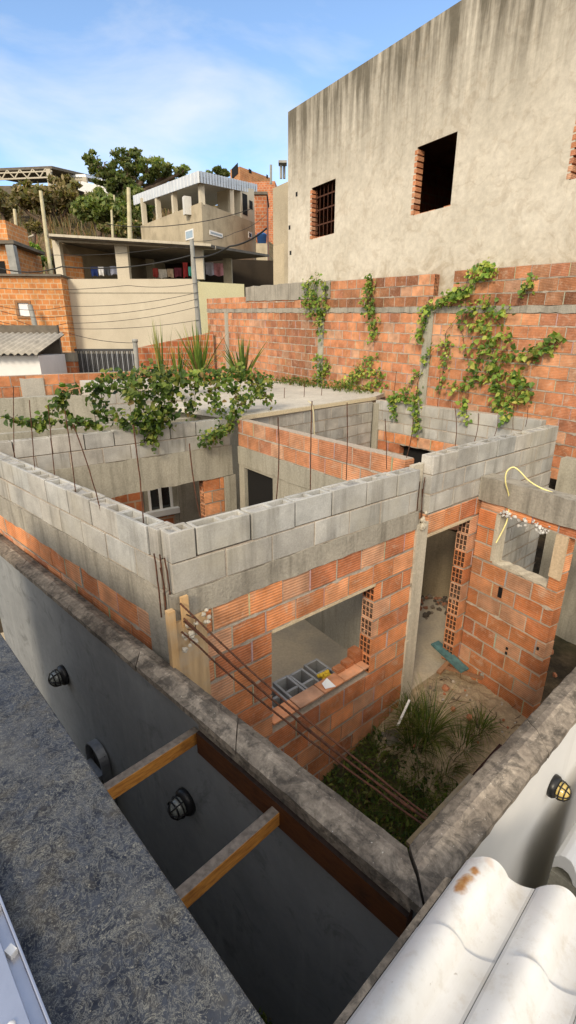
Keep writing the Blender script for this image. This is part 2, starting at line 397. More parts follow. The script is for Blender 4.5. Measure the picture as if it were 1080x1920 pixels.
def masonry(fr, z0, z1, kind, parent, name, u0=0, u1=None, openings=(), ch=.2, hollow_top=False, hollow_jambs=(), dull=0, jag=None, back=True, shade=None, loose=0.0):
    """units + mortar core in one wall mesh. openings: (u0,u1,z0,z1)"""
    u1 = fr.L if u1 is None else u1
    th = fr.th; mb = MB(); cor = MB(); nC = max(1, round((z1 - z0) / ch)); h = (z1 - z0) / nC
    UL = .30 if kind == 'brick' else .40
    for k in range(nC):
        a = z0 + k * h; b = a + h; zm = (a + b) / 2
        holes = [(o[0], o[1]) for o in openings if o[2] < zm < o[3]]
        ue0, ue1 = u0, u1
        if jag: ue0, ue1 = jag(k, nC, u0, u1)
        top = (k == nC - 1) and hollow_top
        for s0, s1 in cut(ue0, ue1, holes):
            if s1 - s0 < .03: continue
            if not top: fr.box(cor, s0 + .012, s1 - .012, -th + .007, -.007, a, b, MORT)
            edges = [s0]; x = s0 - (UL * (.5 if (k % 2) else 1.0)) + R.uniform(-.03, .03); x += UL
            x = math.floor((s0 - u0) / UL) * UL + u0 + (UL / 2 if k % 2 else 0)
            while x < s1 - .06:
                if x > s0 + .06: edges.append(x + R.uniform(-.015, .015))
                x += UL
            edges.append(s1)
            for e0, e1 in zip(edges[:-1], edges[1:]):
                g = .007; gz = R.uniform(.005, .011)
                col = bcol(dull) if kind == 'brick' else gcol()
                if shade:
                    sv_ = shade((e0 + e1) / 2, zm); col = tuple(c * sv_ for c in col)
                j = R.uniform(-.005, .004); zz = R.uniform(-.003, .003)
                a2, b2 = a + gz + zz, b - gz + zz
                hl = hr = 0
                for (hu, side) in hollow_jambs:
                    if abs(e0 - hu) < .02 and side > 0: hl = (e1 - e0) * .86
                    if abs(e1 - hu) < .02 and side < 0: hr = (e1 - e0) * .86
                if top:
                    t_ = .026; e0g, e1g = e0 + g, e1 - g
                    b2 += R.uniform(-.004, .008)
                    fr.box(mb, e0g, e1g, -t_ + j, j, a2, b2, col); fr.box(mb, e0g, e1g, -th + j, -th + t_ + j, a2, b2, col)
                    L_ = e1g - e0g
                    for c_ in ((0, .026), (L_ / 2 - .014, L_ / 2 + .014), (L_ - .026, L_)):
                        fr.box(mb, e0g + c_[0], e0g + c_[1], -th + t_ + j, -t_ + j, a2, b2 - .003, col)
                    for c0, c1 in ((.026, L_ / 2 - .014), (L_ / 2 + .014, L_ - .026)):
                        if c1 - c0 > .02:
                            dep = R.choice([.012, .02, .03, .05, .10])
                            k2 = R.uniform(.75, 1.2)
                            vs = []
                            for jj in range(3):
                                for ii in range(4):
                                    vs.append(fr.at(e0g + c0 + (c1 - c0) * ii / 3, -th + t_ + j + (th - 2 * t_) * jj / 2, b2 - dep + R.uniform(-.012, .010)))
                            cor.add(vs, [(jj * 4 + ii, jj * 4 + ii + 1, (jj + 1) * 4 + ii + 1, (jj + 1) * 4 + ii) for jj in range(2) for ii in range(3)], (.40 * k2, .385 * k2, .36 * k2), True)
                else:
                    ea, eb = e0 + g + hl, e1 - g - hr
                    if R.random() < loose: j = R.uniform(-.005, .014)
                    fr.box(mb, ea, eb, -th + (j if back else 0), j, a2, b2, col)
                    for hh, x0, x1 in ((hl, e0, ea - .001), (hr, eb + .001, e1)):
                        if hh:
                            wb = .0085
                            for i in range(4):
                                w_ = -th + j + i * (th - wb) / 3
                                fr.box(mb, x0, x1, w_, w_ + wb, a2, b2, col)
                            for i in range(4):
                                z_ = a2 + i * (b2 - a2 - wb) / 3
                                for q in range(3):
                                    w_ = -th + j + wb + q * (th - wb) / 3
                                    fr.box(mb, x0, x1, w_ + .0005, w_ + (th - wb) / 3 - wb - .0005, z_ + .001, z_ + wb - .001, col)
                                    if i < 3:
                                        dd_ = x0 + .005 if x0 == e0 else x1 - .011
                                        fr.box(mb, dd_, dd_ + .006, w_ + .0005, w_ + (th - wb) / 3 - wb - .0005, z_ + wb, z_ + (b2 - a2 - wb) / 3, tuple(c_ * .10 for c_ in col))  # dark plate in each hole, its colour stands for the shade inside
                if e1 < s1 - .01 and not top and kind == 'brick':      # squeezed perpend joint
                    if R.random() < .75:
                        w_ = R.uniform(.006, .016)
                        fr.box(cor, e1 - w_ / 2, e1 + w_ / 2, -.01, R.uniform(-.003, .005), a + .01, b - .01, tuple(c * R.uniform(.8, 1.2) for c in MORT))
            # bed joint strip on the face, uneven
            if not top and k > 0:
                n = max(2, int((s1 - s0) / .07)); pr = R.uniform(.003, .006)
                vs = []; 
                for i in range(n + 1):
                    u_ = s0 + (s1 - s0) * i / n
                    tk = (R.uniform(.003, .012) if kind == 'brick' else R.uniform(.002, .006)) * (2.1 if R.random() < .14 else 1)
                    c0 = a + R.uniform(-.004, .004)
                    vs += [fr.at(u_, pr, c0 - tk), fr.at(u_, pr + .002, c0 + tk)]
                k2 = R.uniform(.85, 1.2)
                cor.add(vs, [(2 * i, 2 * i + 2, 2 * i + 3, 2 * i + 1) for i in range(n)], tuple(c * k2 for c in MORT))
    w = mb.build(name, M['brick' if kind == 'brick' else 'block'], parent, bevel=.004)
    if cor.v:
        cor2 = cor.build('mortar', M['mortar_plain'], w)
    return w
t = NT('mortar_plain'); n2_ = t.noise(40, 4, .7)
M['mortar_plain'] = t.done(t.mix(t.col(), t.ramp(n2_, [(.25, .65), (.75, 1.2)]), 1, 'MULTIPLY'), 1, t.bump(n2_, .6, .01))
def rough_box(fr, mb, u0, u1, w0, w1, z0, z1, step=.12, jit=.012, col=(1, 1, 1)):
    """poured concrete: a box whose faces wander a little"""
    n = max(1, int((u1 - u0) / step)); rings = []
    for i in range(n + 1):
        u = u0 + (u1 - u0) * i / n; J = lambda: R.uniform(-jit, jit)
        rings.append([fr.at(u, w0 + J() * .3, z0 + J()), fr.at(u, w1 + J() * .3, z0 + J()), fr.at(u, w1 + J() * .3, z1 + J()), fr.at(u, w0 + J() * .3, z1 + J())])
    vs = [p for r in rings for p in r]; fs = []
    for i in range(n):
        for k in range(4):
            fs.append((i * 4 + k, (i + 1) * 4 + k, (i + 1) * 4 + (k + 1) % 4, i * 4 + (k + 1) % 4))
    fs += [(0, 1, 2, 3), (n * 4 + 3, n * 4 + 2, n * 4 + 1, n * 4)]
    mb.add(vs, fs, col)

def lump(mb, c, r, col=(1, 1, 1)):
    vs = []; q = rnd_dir().to_track_quat('Z', 'Y'); n = 7
    for j, (h, w) in enumerate(((-.8, .45), (-.3, .95), (.3, .9), (.8, .4))):
        for k in range(n):
            t = 6.283 * k / n; f = R.uniform(.65, 1.2)
            vs.append(V(c) + q @ V((math.cos(t) * w * f, math.sin(t) * w * f, h * R.uniform(.8, 1.15))) * r)
    fs = [(j * n + k, j * n + (k + 1) % n, (j + 1) * n + (k + 1) % n, (j + 1) * n + k) for j in range(3) for k in range(n)]
    mb.add(vs, fs + [tuple(range(n - 1, -1, -1)), tuple(range(3 * n, 4 * n))], col)
# ---------------------------------------------------------------- leaves
def rnd_dir():
    z = R.uniform(-1, 1); a = R.uniform(0, 6.283); r = math.sqrt(1 - z * z); return V((r * math.cos(a), r * math.sin(a), z))
GREENS = [(.085, .135, .022), (.055, .10, .018), (.13, .18, .03), (.04, .075, .015), (.19, .21, .045)]
def leafcol(dry=0, k=1):
    c = R.choice(GREENS); f = R.uniform(.75, 1.3) * k
    if R.random() < dry: c = R.choice([(.19, .18, .04), (.15, .10, .035), (.16, .19, .04)])
    return tuple(x * f for x in c)
def leaf(mb, p, d, nrm, L, wd, col):
    """pointed heart-shaped leaf, folded on the midrib"""
    p = V(p); d = V(d).normalized(); a = d.cross(V(nrm)); a = a.normalized() if a.length > 1e-6 else d.orthogonal().normalized(); n = a.cross(d)
    b1 = p + d * L * .12; 
    pts = [p, p + d * L * .30 + a * wd * .5 + n * L * .09, p + d * L * .66 + a * wd * .36 + n * L * .05, p + d * L - n * L * .12,
           p + d * L * .66 - a * wd * .36 + n * L * .05, p + d * L * .30 - a * wd * .5 + n * L * .09, p + d * L * .36]
    mb.add(pts, [(0, 1, 6), (6, 1, 2, 3), (6, 3, 4, 5), (6, 5, 0)], col)
def blade(mb, p, d, L, w, bend, col, n=5):
    p = V(p); d = V(d).normalized(); side = d.cross(V((0, 0, 1))); side = side.normalized() if side.length > .05 else V((1, 0, 0))
    vs = []; q = p.copy(); dd = d.copy()
    for i in range(n + 1):
        t = i / n; ww = w * (1 - t ** 1.6) * (.7 + .3 * min(1, t * 4)) + .0006
        vs += [q - side * ww / 2, q + side * ww / 2]
        dd = (dd + V((0, 0, -bend / n))).normalized(); q = q + dd * L / n
    mb.add(vs, [(2 * i, 2 * i + 1, 2 * i + 3, 2 * i + 2) for i in range(n)], col)
def vine(name, label, paths, nrm, dens=90, L=.10, spread=.10, dry=.06, group=None, cat='vine', k=1.0, hang=.6):
    """climbing plant: stems along given paths and leaves off them"""
    root = thing(name, label, cat, paths[0][0], group)
    st = MB(); fo = MB()
    nrm = V(nrm)
    for path in paths:
        pts = [V(p) for p in path]; fine = []
        for a, b in zip(pts[:-1], pts[1:]):
            m = max(2, int((b - a).length / .07))
            for i in range(m): fine.append(a.lerp(b, i / m) + rnd_dir() * .012)
        fine.append(pts[-1]); st.tube(fine, .005, 4, (.6, .5, .4))
        Ltot = sum((b - a).length for a, b in zip(fine[:-1], fine[1:]))
        for _ in range(int(Ltot * dens * (2.2 if group and 'rooms' in group else 1.3))):
            p = R.choice(fine) + rnd_dir() * spread * R.random() ** .6 + nrm * R.uniform(.0, spread * .7)
            d = (rnd_dir() + V((0, 0, -hang)) + nrm * .35); n = (nrm * 1.0 + V((0, 0, .7)) + rnd_dir() * .7)
            l = L * (.60 if group and 'rooms' in group else .47) * R.uniform(.4, 1.5); leaf(fo, p, d, n, l, l * R.uniform(.7, .95), leafcol(dry, k))
    st.build('stem', M['tree_bark'], root); fo.build('foliage', M['leaf'], root)
    return root
# ================================================================ SETTING
def sst(a, b, x):
    t = max(0, min(1, (x - a) / (b - a))); return t * t * (3 - 2 * t)
def terrain(x, y):
    h = -.62 + .60 * sst(2.3, 4.3, y) - .12
    h += 2.1 * sst(9.5, 15, y)
    side = 1 - .55 * sst(-6, 8, x) - .25 * sst(8, 30, x)
    h += side * (.40 * max(0, min(y, 64) - 25) + 1.6 * sst(23, 27, y) * (1 if x < -4 else .5))
    if y > 64: h -= side * .10 * min(y - 64, 60)
    if y > 26: h += .5 * math.sin(x * .35 + y * .2) * sst(26, 34, y) + .3 * math.sin(x * .9 - y * .5) * sst(26, 34, y)
    return h
def spaced(lo, hi, fine, far):
    xs = []; x = lo
    while x <= hi: xs.append(x); x += fine
    st = fine
    a = lo
    left = []
    while a > -far: st *= 1.22; a -= st; left.append(a)
    st = fine; b = xs[-1]; right = []
    while b < far: st *= 1.22; b += st; right.append(b)
    return left[::-1] + xs + right
gx = spaced(-4, 6, .2, 500); gy = spaced(-1, 12, .2, 14)[:]
gy = [y for y in gy if -1.5 < y < 12.2]
far_y = []; y = 12.5; st = .5
while y < 75: far_y.append(y); y += 1.0
while y < 700: far_y.append(y); st *= 1.3; y += 3 * st
gy = [-600, -300, -150, -70, -30, -14, -6, -3] + gy + far_y
gb = MB(); vs = [(x, y, terrain(x, y) + (R.uniform(-.02, .02) if y < 9 else 0)) for y in gy for x in gx]; n = len(gx)
def part_ground(sel, name, mat):
    b = MB(); used = {}; fs = []
    for j in range(len(gy) - 1):
        if not sel(gy[j]): continue
        for i in range(n - 1):
            f = (j * n + i, j * n + i + 1, (j + 1) * n + i + 1, (j + 1) * n + i)
            ff = []
            for k in f:
                if k not in used: used[k] = len(b.v); b.v.append(vs[k])
                ff.append(used[k])
            b.f.append(tuple(ff)); b.c.append((1, 1, 1)); b.sm.append(True)
    o = b.build(name, mat); tag(o, None, None, None, 'structure'); return o
part_ground(lambda y: y < 24.5, 'ground', M['earth'])
part_ground(lambda y: y >= 24.5, 'hill', M['hill'])
rb = MB(); rb.add([(-40, 15.2, 1.5), (14, 15.2, 1.5), (14, 21.6, 1.5), (-40, 21.6, 1.5)], [(0, 1, 2, 3)])
tag(rb.build('road', M['asphalt']), None, None, None, 'structure')

# ================================================================ THE UNFINISHED HOUSE
A0 = (-.74, 2.67); A1 = (1.25, 4.32)
Lw = math.dist(A0, A1); ua = ((A1[0] - A0[0]) / Lw, (A1[1] - A0[1]) / Lw)
A2 = (A0[0] + ua[0] * 5.5, A0[1] + ua[1] * 5.5)
house = thing('unfinished_house', 'roofless unfinished house of red hollow brick topped by two courses of grey blocks', 'house', (0, 4, 0))
FA = Frame(A0, A2)
WIN = (.80, 2.0, .72, 1.62); DOOR = (2.74, 3.56, -1, 1.90)
dirt_low = lambda u, z: 1 - .25 * max(0, min(1, (.5 - z) / .9))  # bricks darker with dirt towards the wall foot
masonry(FA, -.58, 2.02, 'brick', house, 'brick_wall', .0, 2.56, [WIN], hollow_jambs=[(2.0, 1)], shade=dirt_low)
masonry(FA, -.18, 1.90, 'brick', house, 'brick_wall', 3.56, 3.80, [], hollow_jambs=[(3.56, 1)], shade=dirt_low)
masonry(FA, 1.91, 2.12, 'brick', house, 'brick_wall', 2.74, 3.80)
masonry(FA, -.18, 2.12, 'block', house, 'block_wall', 3.80, 5.5)
cb = MB(); rough_box(FA, cb, .0, 2.57, -.145, .008, 2.02, 2.20, .10, .010); cb.build('tie_beam', M['beam_concrete'], house)
masonry(FA, 2.20, 2.62, 'block', house, 'block_wall', .02, 2.55, ch=.21, hollow_top=True)
masonry(FA, 2.13, 2.71, 'block', house, 'block_wall', 2.74, 5.48, ch=.195, hollow_top=True)
cb = MB(); rough_box(FA, cb, 2.56, 2.74, -.15, .015, -.5, 2.06, .06, .008); rough_box(FA, cb, 2.58, 2.735, -.15, -.10, 2.06, 2.62, .05, .004)
z = -.5                                                  # lift rings and rough edges of the poured column
while z < 2.0:
    rough_box(FA, cb, 2.55, 2.60, -.02, .022, z, z + R.uniform(.1, .3), .03, .008); z += R.uniform(.2, .4)
cb.build('column', M['pale_plaster'], house)
lb = MB(); FA.box(lb, .80, 2.0, -.145, .012, 1.60, 1.622, (1.1, 1.0, .85)); lb.build('lintel', M['pale_plaster'], house)
lb = MB(); FA.box(lb, 2.74, 3.58, -.145, .012, 1.885, 1.908, (1.1, 1, .85)); lb.build('lintel', M['pale_plaster'], house)
sl_ = MB(); u = .80
while u < 1.99:
    w_ = min(R.uniform(.24, .31), 2.0 - u); FA.box(sl_, u + .005, u + w_ - .005, -.142, .004, .70, .726 + R.uniform(-.004, .004), bcol(.25)); u += w_
sl_.build('window_sill', M['brick'], house, bevel=.003)
# broken bricks on the window ledge, mortar bed of the sill
sb = MB()
for u, h_ in ((1.66, .03), (1.78, .05), (1.90, .12)): FA.box(sb, u, u + .10, -.20 + R.uniform(-.02, .02), -.10, .728, .728 + h_, tuple(.7 * c for c in bcol()))
sb.build('ledge_brick', M['brick'], house)
# rebar sticking out of the column slot
def rebar(p, q, r=.0045, bend=0, name='rebar', parent=house):
    mb = MB(); p = V(p); q = V(q); m = 8; dv = rnd_dir() * bend
    mb.tube([p.lerp(q, i / m) + dv * math.sin(math.pi * i / m) + rnd_dir() * .0015 for i in range(m + 1)], r, 6)
    return mb.build(name, M['rust'], parent)
for du, w in ((2.60, -.02), (2.64, -.01), (2.69, -.03)):
    rebar(FA.at(du, w, 2.0), FA.at(du + R.uniform(-.01, .01), w - .01, 2.45 + R.uniform(-.05, .06)), .005, .02)
for du, w in ((-.03, -.02), (-.015, -.06), (-.05, -.05), (.005, -.03)):
    rebar(FA.at(du, w, 2.05), FA.at(du - .005, w, 2.42 + R.uniform(-.06, .08)), .005, .015)
cm = MB()
for k in range(9):
    c = FA.at(2.66 + R.uniform(-.04, .03), .012 + R.uniform(0, .015), 2.05 + R.uniform(-.06, .15)); lump(cm, c, R.uniform(.018, .035))
cm.build('mortar_lump', M['pale_plaster'], house)
# corner formwork boards and cement lumps
fb = MB(); FA.box(fb, .005, .225, .012, .034, 1.15, 2.02, (1, .98, .95)); fb.build('formwork_board', M['board'], house)
fb = MB(); FA.box(fb, -.045, .004, .0, .045, 1.62, 2.12, (1.1, 1.0, .85)); fb.build('formwork_board', M['board'], house)
fb = MB(); FA.box(fb, .045, .095, .036, .058, 1.98, 2.20, (1.1, 1.0, .85)); fb.build('formwork_board', M['board'], house)
cm = MB()
for k in range(12):
    c = FA.at(.03 + R.uniform(0, .1), .06 + R.uniform(0, .03), 1.93 + R.uniform(-.1, .1)); lump(cm, c, R.uniform(.012, .024), (.75, .70, .62))
cm.build('mortar_lump', M['white_render'], house); cm = MB()
for k in range(6):
    c = FA.at(.19 + R.uniform(0, .05), .05, 2.0 + R.uniform(-.05, .05)); lump(cm, c, R.uniform(.012, .02), (.75, .70, .62))
cm.build('mortar_lump', M['white_render'], house)

# left wall (outer face to the lower left)
BL0 = (-4.25, 5.95); BL1 = (-.80, 2.74)
FL = Frame(BL0, BL1)
cb = MB(); rough_box(FL, cb, 0, FL.L, -.145, .010, 1.96, 2.20, .12, .012); cb.build('tie_beam', M['beam_concrete'], house)
masonry(FL, 2.20, 2.62, 'block', house, 'block_wall', 0, FL.L - .01, ch=.21, hollow_top=True)
masonry(FL, 1.16, 1.96, 'brick', house, 'brick_wall', 0, FL.L - .20)
cb = MB(); rough_box(FL, cb, FL.L - .195, FL.L + .03, -.15, .012, -.5, 2.03, .06, .01); cb.build('column', M['beam_concrete'], house)

# far wall of the left room
FF = Frame((-3.70, 5.22), (-.89, 7.46)); LF = FF.L
cb = MB(); rough_box(FF, cb, 0, LF, -.145, .014, 1.72, 2.20, .12, .012); cb.build('tie_beam', M['grey_plaster'], house)
masonry(FF, 2.20, 2.62, 'block', house, 'block_wall', 0, LF - .01, ch=.21, hollow_top=True, jag=lambda k, n, a, b: (a + (.25 if k else 0), b))
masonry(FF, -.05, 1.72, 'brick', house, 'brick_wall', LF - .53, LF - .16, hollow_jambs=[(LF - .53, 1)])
cb = MB(); rough_box(FF, cb, LF - .16, LF + .05, -.15, .016, -.1, 1.72, .1, .008); cb.build('column', M['grey_plaster'], house)
# middle orange wall and the dark doorway
FM = Frame((-.77, 7.35), (1.16, 4.65)); LM = FM.L
masonry(FM, 2.21, 2.62, 'brick', house, 'brick_wall', 0, LM, ch=.205, dull=.35)
cb = MB(); rough_box(FM, cb, 0, LM, -.145, .012, 1.94, 2.21, .12, .01); cb.build('tie_beam', M['grey_plaster'], house)
pm = MB(); FM.box(pm, 0, .16, -.14, 0, 0, 1.94); FM.box(pm, .95, LM, -.14, 0, 0, 1.94); FM.box(pm, .16, .95, -.14, 0, 1.90, 1.94)
pm.build('plastered_wall', M['grey_plaster'], house)
dm = MB(); FM.box(dm, .16, .95, -.10, -.06, 0, 1.90); dd = dm.build('door', M['black_void'], house); dd['label'] = 'black panel filling the dark doorway in the grey plastered opening'  # black panel, the darkness behind the doorway put into its colour
masonry(FM, 0, 1.8, 'brick', house, 'brick_wall', 1.3, 1.7, ch=.2)   if False else None
# back room: block wall under the slab edge, far block wall
FS = Frame((-.64, 7.52), (1.74, 10.02)); LS = FS.L
masonry(FS, 1.55, 2.585, 'block', house, 'block_wall', .1, LS, ch=.21)
pm = MB(); FS.box(pm, .1, LS, -.14, 0, -.1, 1.55); pm.build('plastered_wall', M['grey_plaster'], house)
FB = Frame((1.80, 10.05), (3.80, 7.22)); LB = FB.L
masonry(FB, 2.02, 2.62, 'block', house, 'block_wall', 0, LB, ch=.2)
masonry(FB, 0, 2.02, 'brick', house, 'brick_wall', .12, LB, [(.73, 1.75, 1.0, 1.80)])
cb = MB(); rough_box(FB, cb, -.12, .11, -.15, .02, 0, 2.55, .1, .01); cb.build('column', M['grey_plaster'], house)
FQ = Frame((1.25, 6.75), (3.05, 6.45)); pm = MB(); rough_box(FQ, pm, 0, FQ.L, -.14, 0, -.05, 1.12, .1, .03, (.62, .55, .45)); pm.build('partition_wall', M['pale_plaster'], house)
pm = MB(); FQ.box(pm, -.1, FQ.L, -.5, -.06, 1.10, 1.80); pm.build('recess_shade_fill', M['black_void'], house)  # solid black box painted as the unlit opening above the partition
pm = MB(); rough_box(FQ, pm, .4, 1.5, -.05, .03, 1.14, 1.20, .1, .01, (.5, .25, .15)); pm.build('recess_lintel', M['mortar_plain'], house)
dk = MB(); FB.box(dk, .70, 1.78, -.9, -.15, .95, 1.85); dk.build('recess_shade_fill', M['black_void'], house)  # black box behind the opening, interior shade given by its colour
db = MB()
for k in range(150): lump(db, FQ.at(R.uniform(.2, 1.8), R.uniform(.03, .25 + .5 * R.random() ** 2), R.uniform(-.01, .03)), R.uniform(.012, .055), R.choice([(.10, .08, .06), (.2, .16, .12), (.3, .14, .08)]))
tag(db.build('rubble_heap', M['mortar_plain']), 'dark rubble strewn along the partition behind the doorway', 'rubble', None, 'stuff')
# bath block porch wall running toward the viewer
S0 = (2.105, 5.02); E0 = (2.105 + .5 * 1.02, 5.02 - .866 * 1.02)
FP = Frame(S0, E0); LP = FP.L
masonry(FP, -.14, 2.0, 'brick', house, 'brick_wall', .01, LP, [(.27, .90, 1.44, 1.98)], shade=lambda u, z: .80 if z < 1.4 else 1)  # courses below the window painted darker for the coping wall's shade
cb = MB(); rough_box(FP, cb, .0, 1.9, -.16, .03, 2.10, 2.36, .10, .008); cb.build('tie_beam', M['beam_concrete'], house)
masonry(FP, 2.0, 2.10, 'brick', house, 'brick_wall', .02, 1.9, ch=.1)
cms = (MB(), MB())
for k in range(46):
    u = R.choice([R.uniform(.30, .62), R.uniform(.66, .86)]); cm = cms[u > .64]; dz = R.uniform(0, .10 if .42 < u < .62 or u > .72 else .05)
    lump(cm, FP.at(u, .02 + R.uniform(0, .03), 2.06 - dz), R.uniform(.008, .022), (R.uniform(.5, 1.0),) * 3)
for cm in cms: cm.build('broken_plaster', M['white_render'], house)
cm = MB(); rough_box(FP, cm, .24, .29, -.13, .006, 1.45, 1.99, .02, .008); rough_box(FP, cm, .27, .9, -.14, .006, 1.425, 1.452, .05, .008)
rough_box(FP, cm, .905, LP, -.01, .012, 1.55, 2.0, .03, .006, (1.1, .95, .8)); cm.build('mortar_edge', M['pale_plaster'], house)
hb = MB(); FP.box(hb, .40, .445, -.01, .008, 1.08, 1.20); hb.build('outlet_box', M['black_plastic'], house)
for u, z in ((.93, .72), (.60, .52), (.60, .46)):
    hb = MB(); FP.box(hb, u, u + .022, -.01, .007, z, z + .03); hb.build('wall_hole', M['black_void'], house)
# floor of the rooms and the yellow hose over the beam
fl = MB()
fl.prism([xy(FA.at(.0, -.02, 0)), xy(FA.at(5.4, -.02, 0)), (3.9, 7.3), (1.8, 10.0), (-.8, 7.4), (-3.9, 5.6)], -.10, 0)
fl.build('floor_slab', M['floor'], house)

# rebars standing on the wall tops
for bx_, by_, tx_, ty_ in [(27, 869, 25, 725), (66, 889, 55, 750), (103, 904, 90, 760), (143, 932, 122, 770), (190, 962, 137, 795), (270, 990, 250, 797),
                           (375, 968, 355, 832), (518, 940, 521, 782), (582, 922, 585, 752), (649, 900, 651, 755), (725, 880, 722, 785)]:
    b = P(bx_, by_, 2.55); t_ = D(tx_, ty_, b.y + R.uniform(-.03, .03)); rebar(b, t_, .0043, .014)
for bx_, by_, tx_, ty_ in [(762, 858, 775, 785), (852, 845, 853, 762), (888, 832, 897, 775), (927, 818, 934, 778), (962, 806, 964, 757), (985, 800, 990, 762)]:
    b = P(bx_, by_, 2.62); t_ = D(tx_, ty_, b.y); rebar(b, t_, .004, .02)
for u in (.4, .9, 1.5, 2.1, 2.8): rebar(FB.at(u, -.07, 2.55), FB.at(u + R.uniform(-.1, .1), -.07, 3.0 + R.uniform(0, .25)), .005, .03)

# four bent rods from the corner column down to the yard wall
rods = thing('rebar_bundle', 'four long rusty rods bent down from the corner column to the yard wall', 'rebar', FA.at(.07, .03, 2.1))
for (a, b_, e) in (((338, 1132), 2.11, (803, 1530)), ((345, 1160), 2.03, (800, 1538)), ((347, 1165), 2.03, (806, 1542)), ((341, 1185), 1.97, (797, 1548))):
    p = W(a[0], a[1], xy(FA.at(0, .07, 0)), xy(FA.at(1, .07, 0))); q = P(e[0], e[1], 1.50)
    mb = MB(); pts = []; wob = [R.uniform(-.012, .012) for _ in range(13)]
    for i in range(13):
        t_ = i / 12; pt = p.lerp(q, t_); pt.z -= .05 * math.sin(math.pi * t_); pt.x += wob[i] * .5; pts.append(pt)
    mb.tube(pts, .0058, 6); 
    for i in range(70):                                     # rolled ribs
        t_ = i / 70 * 12; k = int(t_); c = pts[k].lerp(pts[min(12, k + 1)], t_ - k); d = (pts[min(12, k + 1)] - pts[k]).normalized()
        mb.tube([c - d * .002, c + d * .002], .0072, 6)
    mb.build('rod', M['rust'], rods)
stirrup = MB(); p = W(342, 1160, A0, A1) + FA.n * .06
stirrup.tube([p + V((0, 0, .06)), p + FA.u * .05 + FA.n * .03 + V((0, 0, .02)), p + FA.u * .04 + FA.n * .03 - V((0, 0, .06)), p - V((0, 0, .05))], .004, 5)
stirrup.build('stirrup', M['rust'], rods)

# wall closing the neighbour plot at the right of the house
nb = thing('plastered_wall', 'grey stained plaster wall beyond the bathroom window at the right edge', 'wall', (4, 6, 0))
Fn = Frame((A2[0] + .02, A2[1] - .12), (A2[0] + .577 * 4.5, A2[1] - .12 - .816 * 4.5)); pm = MB(); rough_box(Fn, pm, 0, 4.5, -.15, 0, -.5, 2.32, .2, .008); pm.build('wall_face', M['grey_plaster'], nb)

# the room glimpsed through the left opening: sash window in a plastered wall, grey panel door
gl = thing('annex_room', 'small plastered annex with a white framed window seen under the stained beam', 'annex', (-2.2, 7.3, 0))
FG = Frame((-4.4, 6.5), (-1.2, 8.6)); pm = MB()
G = [W(275, 905, xy(FG.at(0, 0, 0)), xy(FG.at(1, 0, 0))), W(325, 950, xy(FG.at(0, 0, 0)), xy(FG.at(1, 0, 0)))]
g0, g1, gz0, gz1 = FG.u_of(G[0]), FG.u_of(G[1]), G[1].z, G[0].z + .12
FG.box(pm, -.5, g0, -.12, 0, -.1, 2.5); FG.box(pm, g1, FG.L, -.12, 0, -.1, 2.5); FG.box(pm, g0, g1, -.12, 0, -.1, gz0); FG.box(pm, g0, g1, -.12, 0, gz1, 2.5)
pm.build('wall', M['grey_plaster'], gl)
wn = MB()
for a, b in ((g0, g0 + .04), (g1 - .04, g1), ((g0 + g1) / 2 - .02, (g0 + g1) / 2 + .02)): FG.box(wn, a, b, -.06, .01, gz0, gz1, (.8, .8, .8))
FG.box(wn, g0 - .08, g1 + .08, -.02, .10, gz0 - .10, gz0 - .002, (.75, .75, .72)); w_ = wn.build('window', M['white_paint'], gl)
gn = MB(); FG.box(gn, g0, g1, -.05, -.03, gz0, gz1); gn.build('pane', M['glass_dark'], w_)
masonry(FG, 0, 1.4, 'brick', gl, 'brick_patch', max(0, g0 - 1.2), g0 - .05) if False else None
d0 = FG.u_of(W(330, 900, xy(FG.at(0, 0, 0)), xy(FG.at(1, 0, 0)))); gd = MB(); FG.box(gd, d0, d0 + .55, .01, .05, 0, 1.95); gd.build('door', M['beam_concrete'], gl)
br = MB(); FG.box(br, g0 - 1.1, g0 - .1, .004, .02, 0, 1.5); FG.box(br, g0, g1, .004, .02, 0, gz0 - .15); br.build('brick_patch', M['far_brick_red'], gl)

# loose hollow blocks stacked inside the window
def block_mesh():
    mb = MB(); L_, T_, H_ = .39, .185, .19; c = (.37, .37, .36)
    for y in (-T_ / 2, T_ / 2 - .025): mb.box((-L_ / 2, y, 0), (L_, 0, 0), (0, .025, 0), (0, 0, H_), c)
    for x in (-L_ / 2, -.015, L_ / 2 - .028): mb.box((x, -T_ / 2 + .025, 0), (.028, 0, 0), (0, T_ - .05, 0), (0, 0, H_ - .002), c)
    return mb
bm0 = block_mesh(); first = None
nm = ['first', 'second', 'third', 'fourth', 'fifth']
for i in range(5):
    for k in range(3):
        if first is None: o = first = bm0.build('hollow_block', M['block'], bevel=.005)
        else: o = first.copy(); C.objects.link(o)
        u = .90 + i * .205 + R.uniform(-.01, .01); pos = FA.at(u, -.37 + R.uniform(-.02, .02), .0 + k * .192)
        o.location = pos; o.rotation_euler = (0, 0, math.atan2(FA.n.y, FA.n.x) + R.uniform(-.05, .05))
        where = ['bottom', 'middle', 'top'][k]
        tag(o, '%s grey hollow block of the %s stack from left inside the window' % (where, nm[i]), 'block', 'loose hollow blocks inside the window opening')
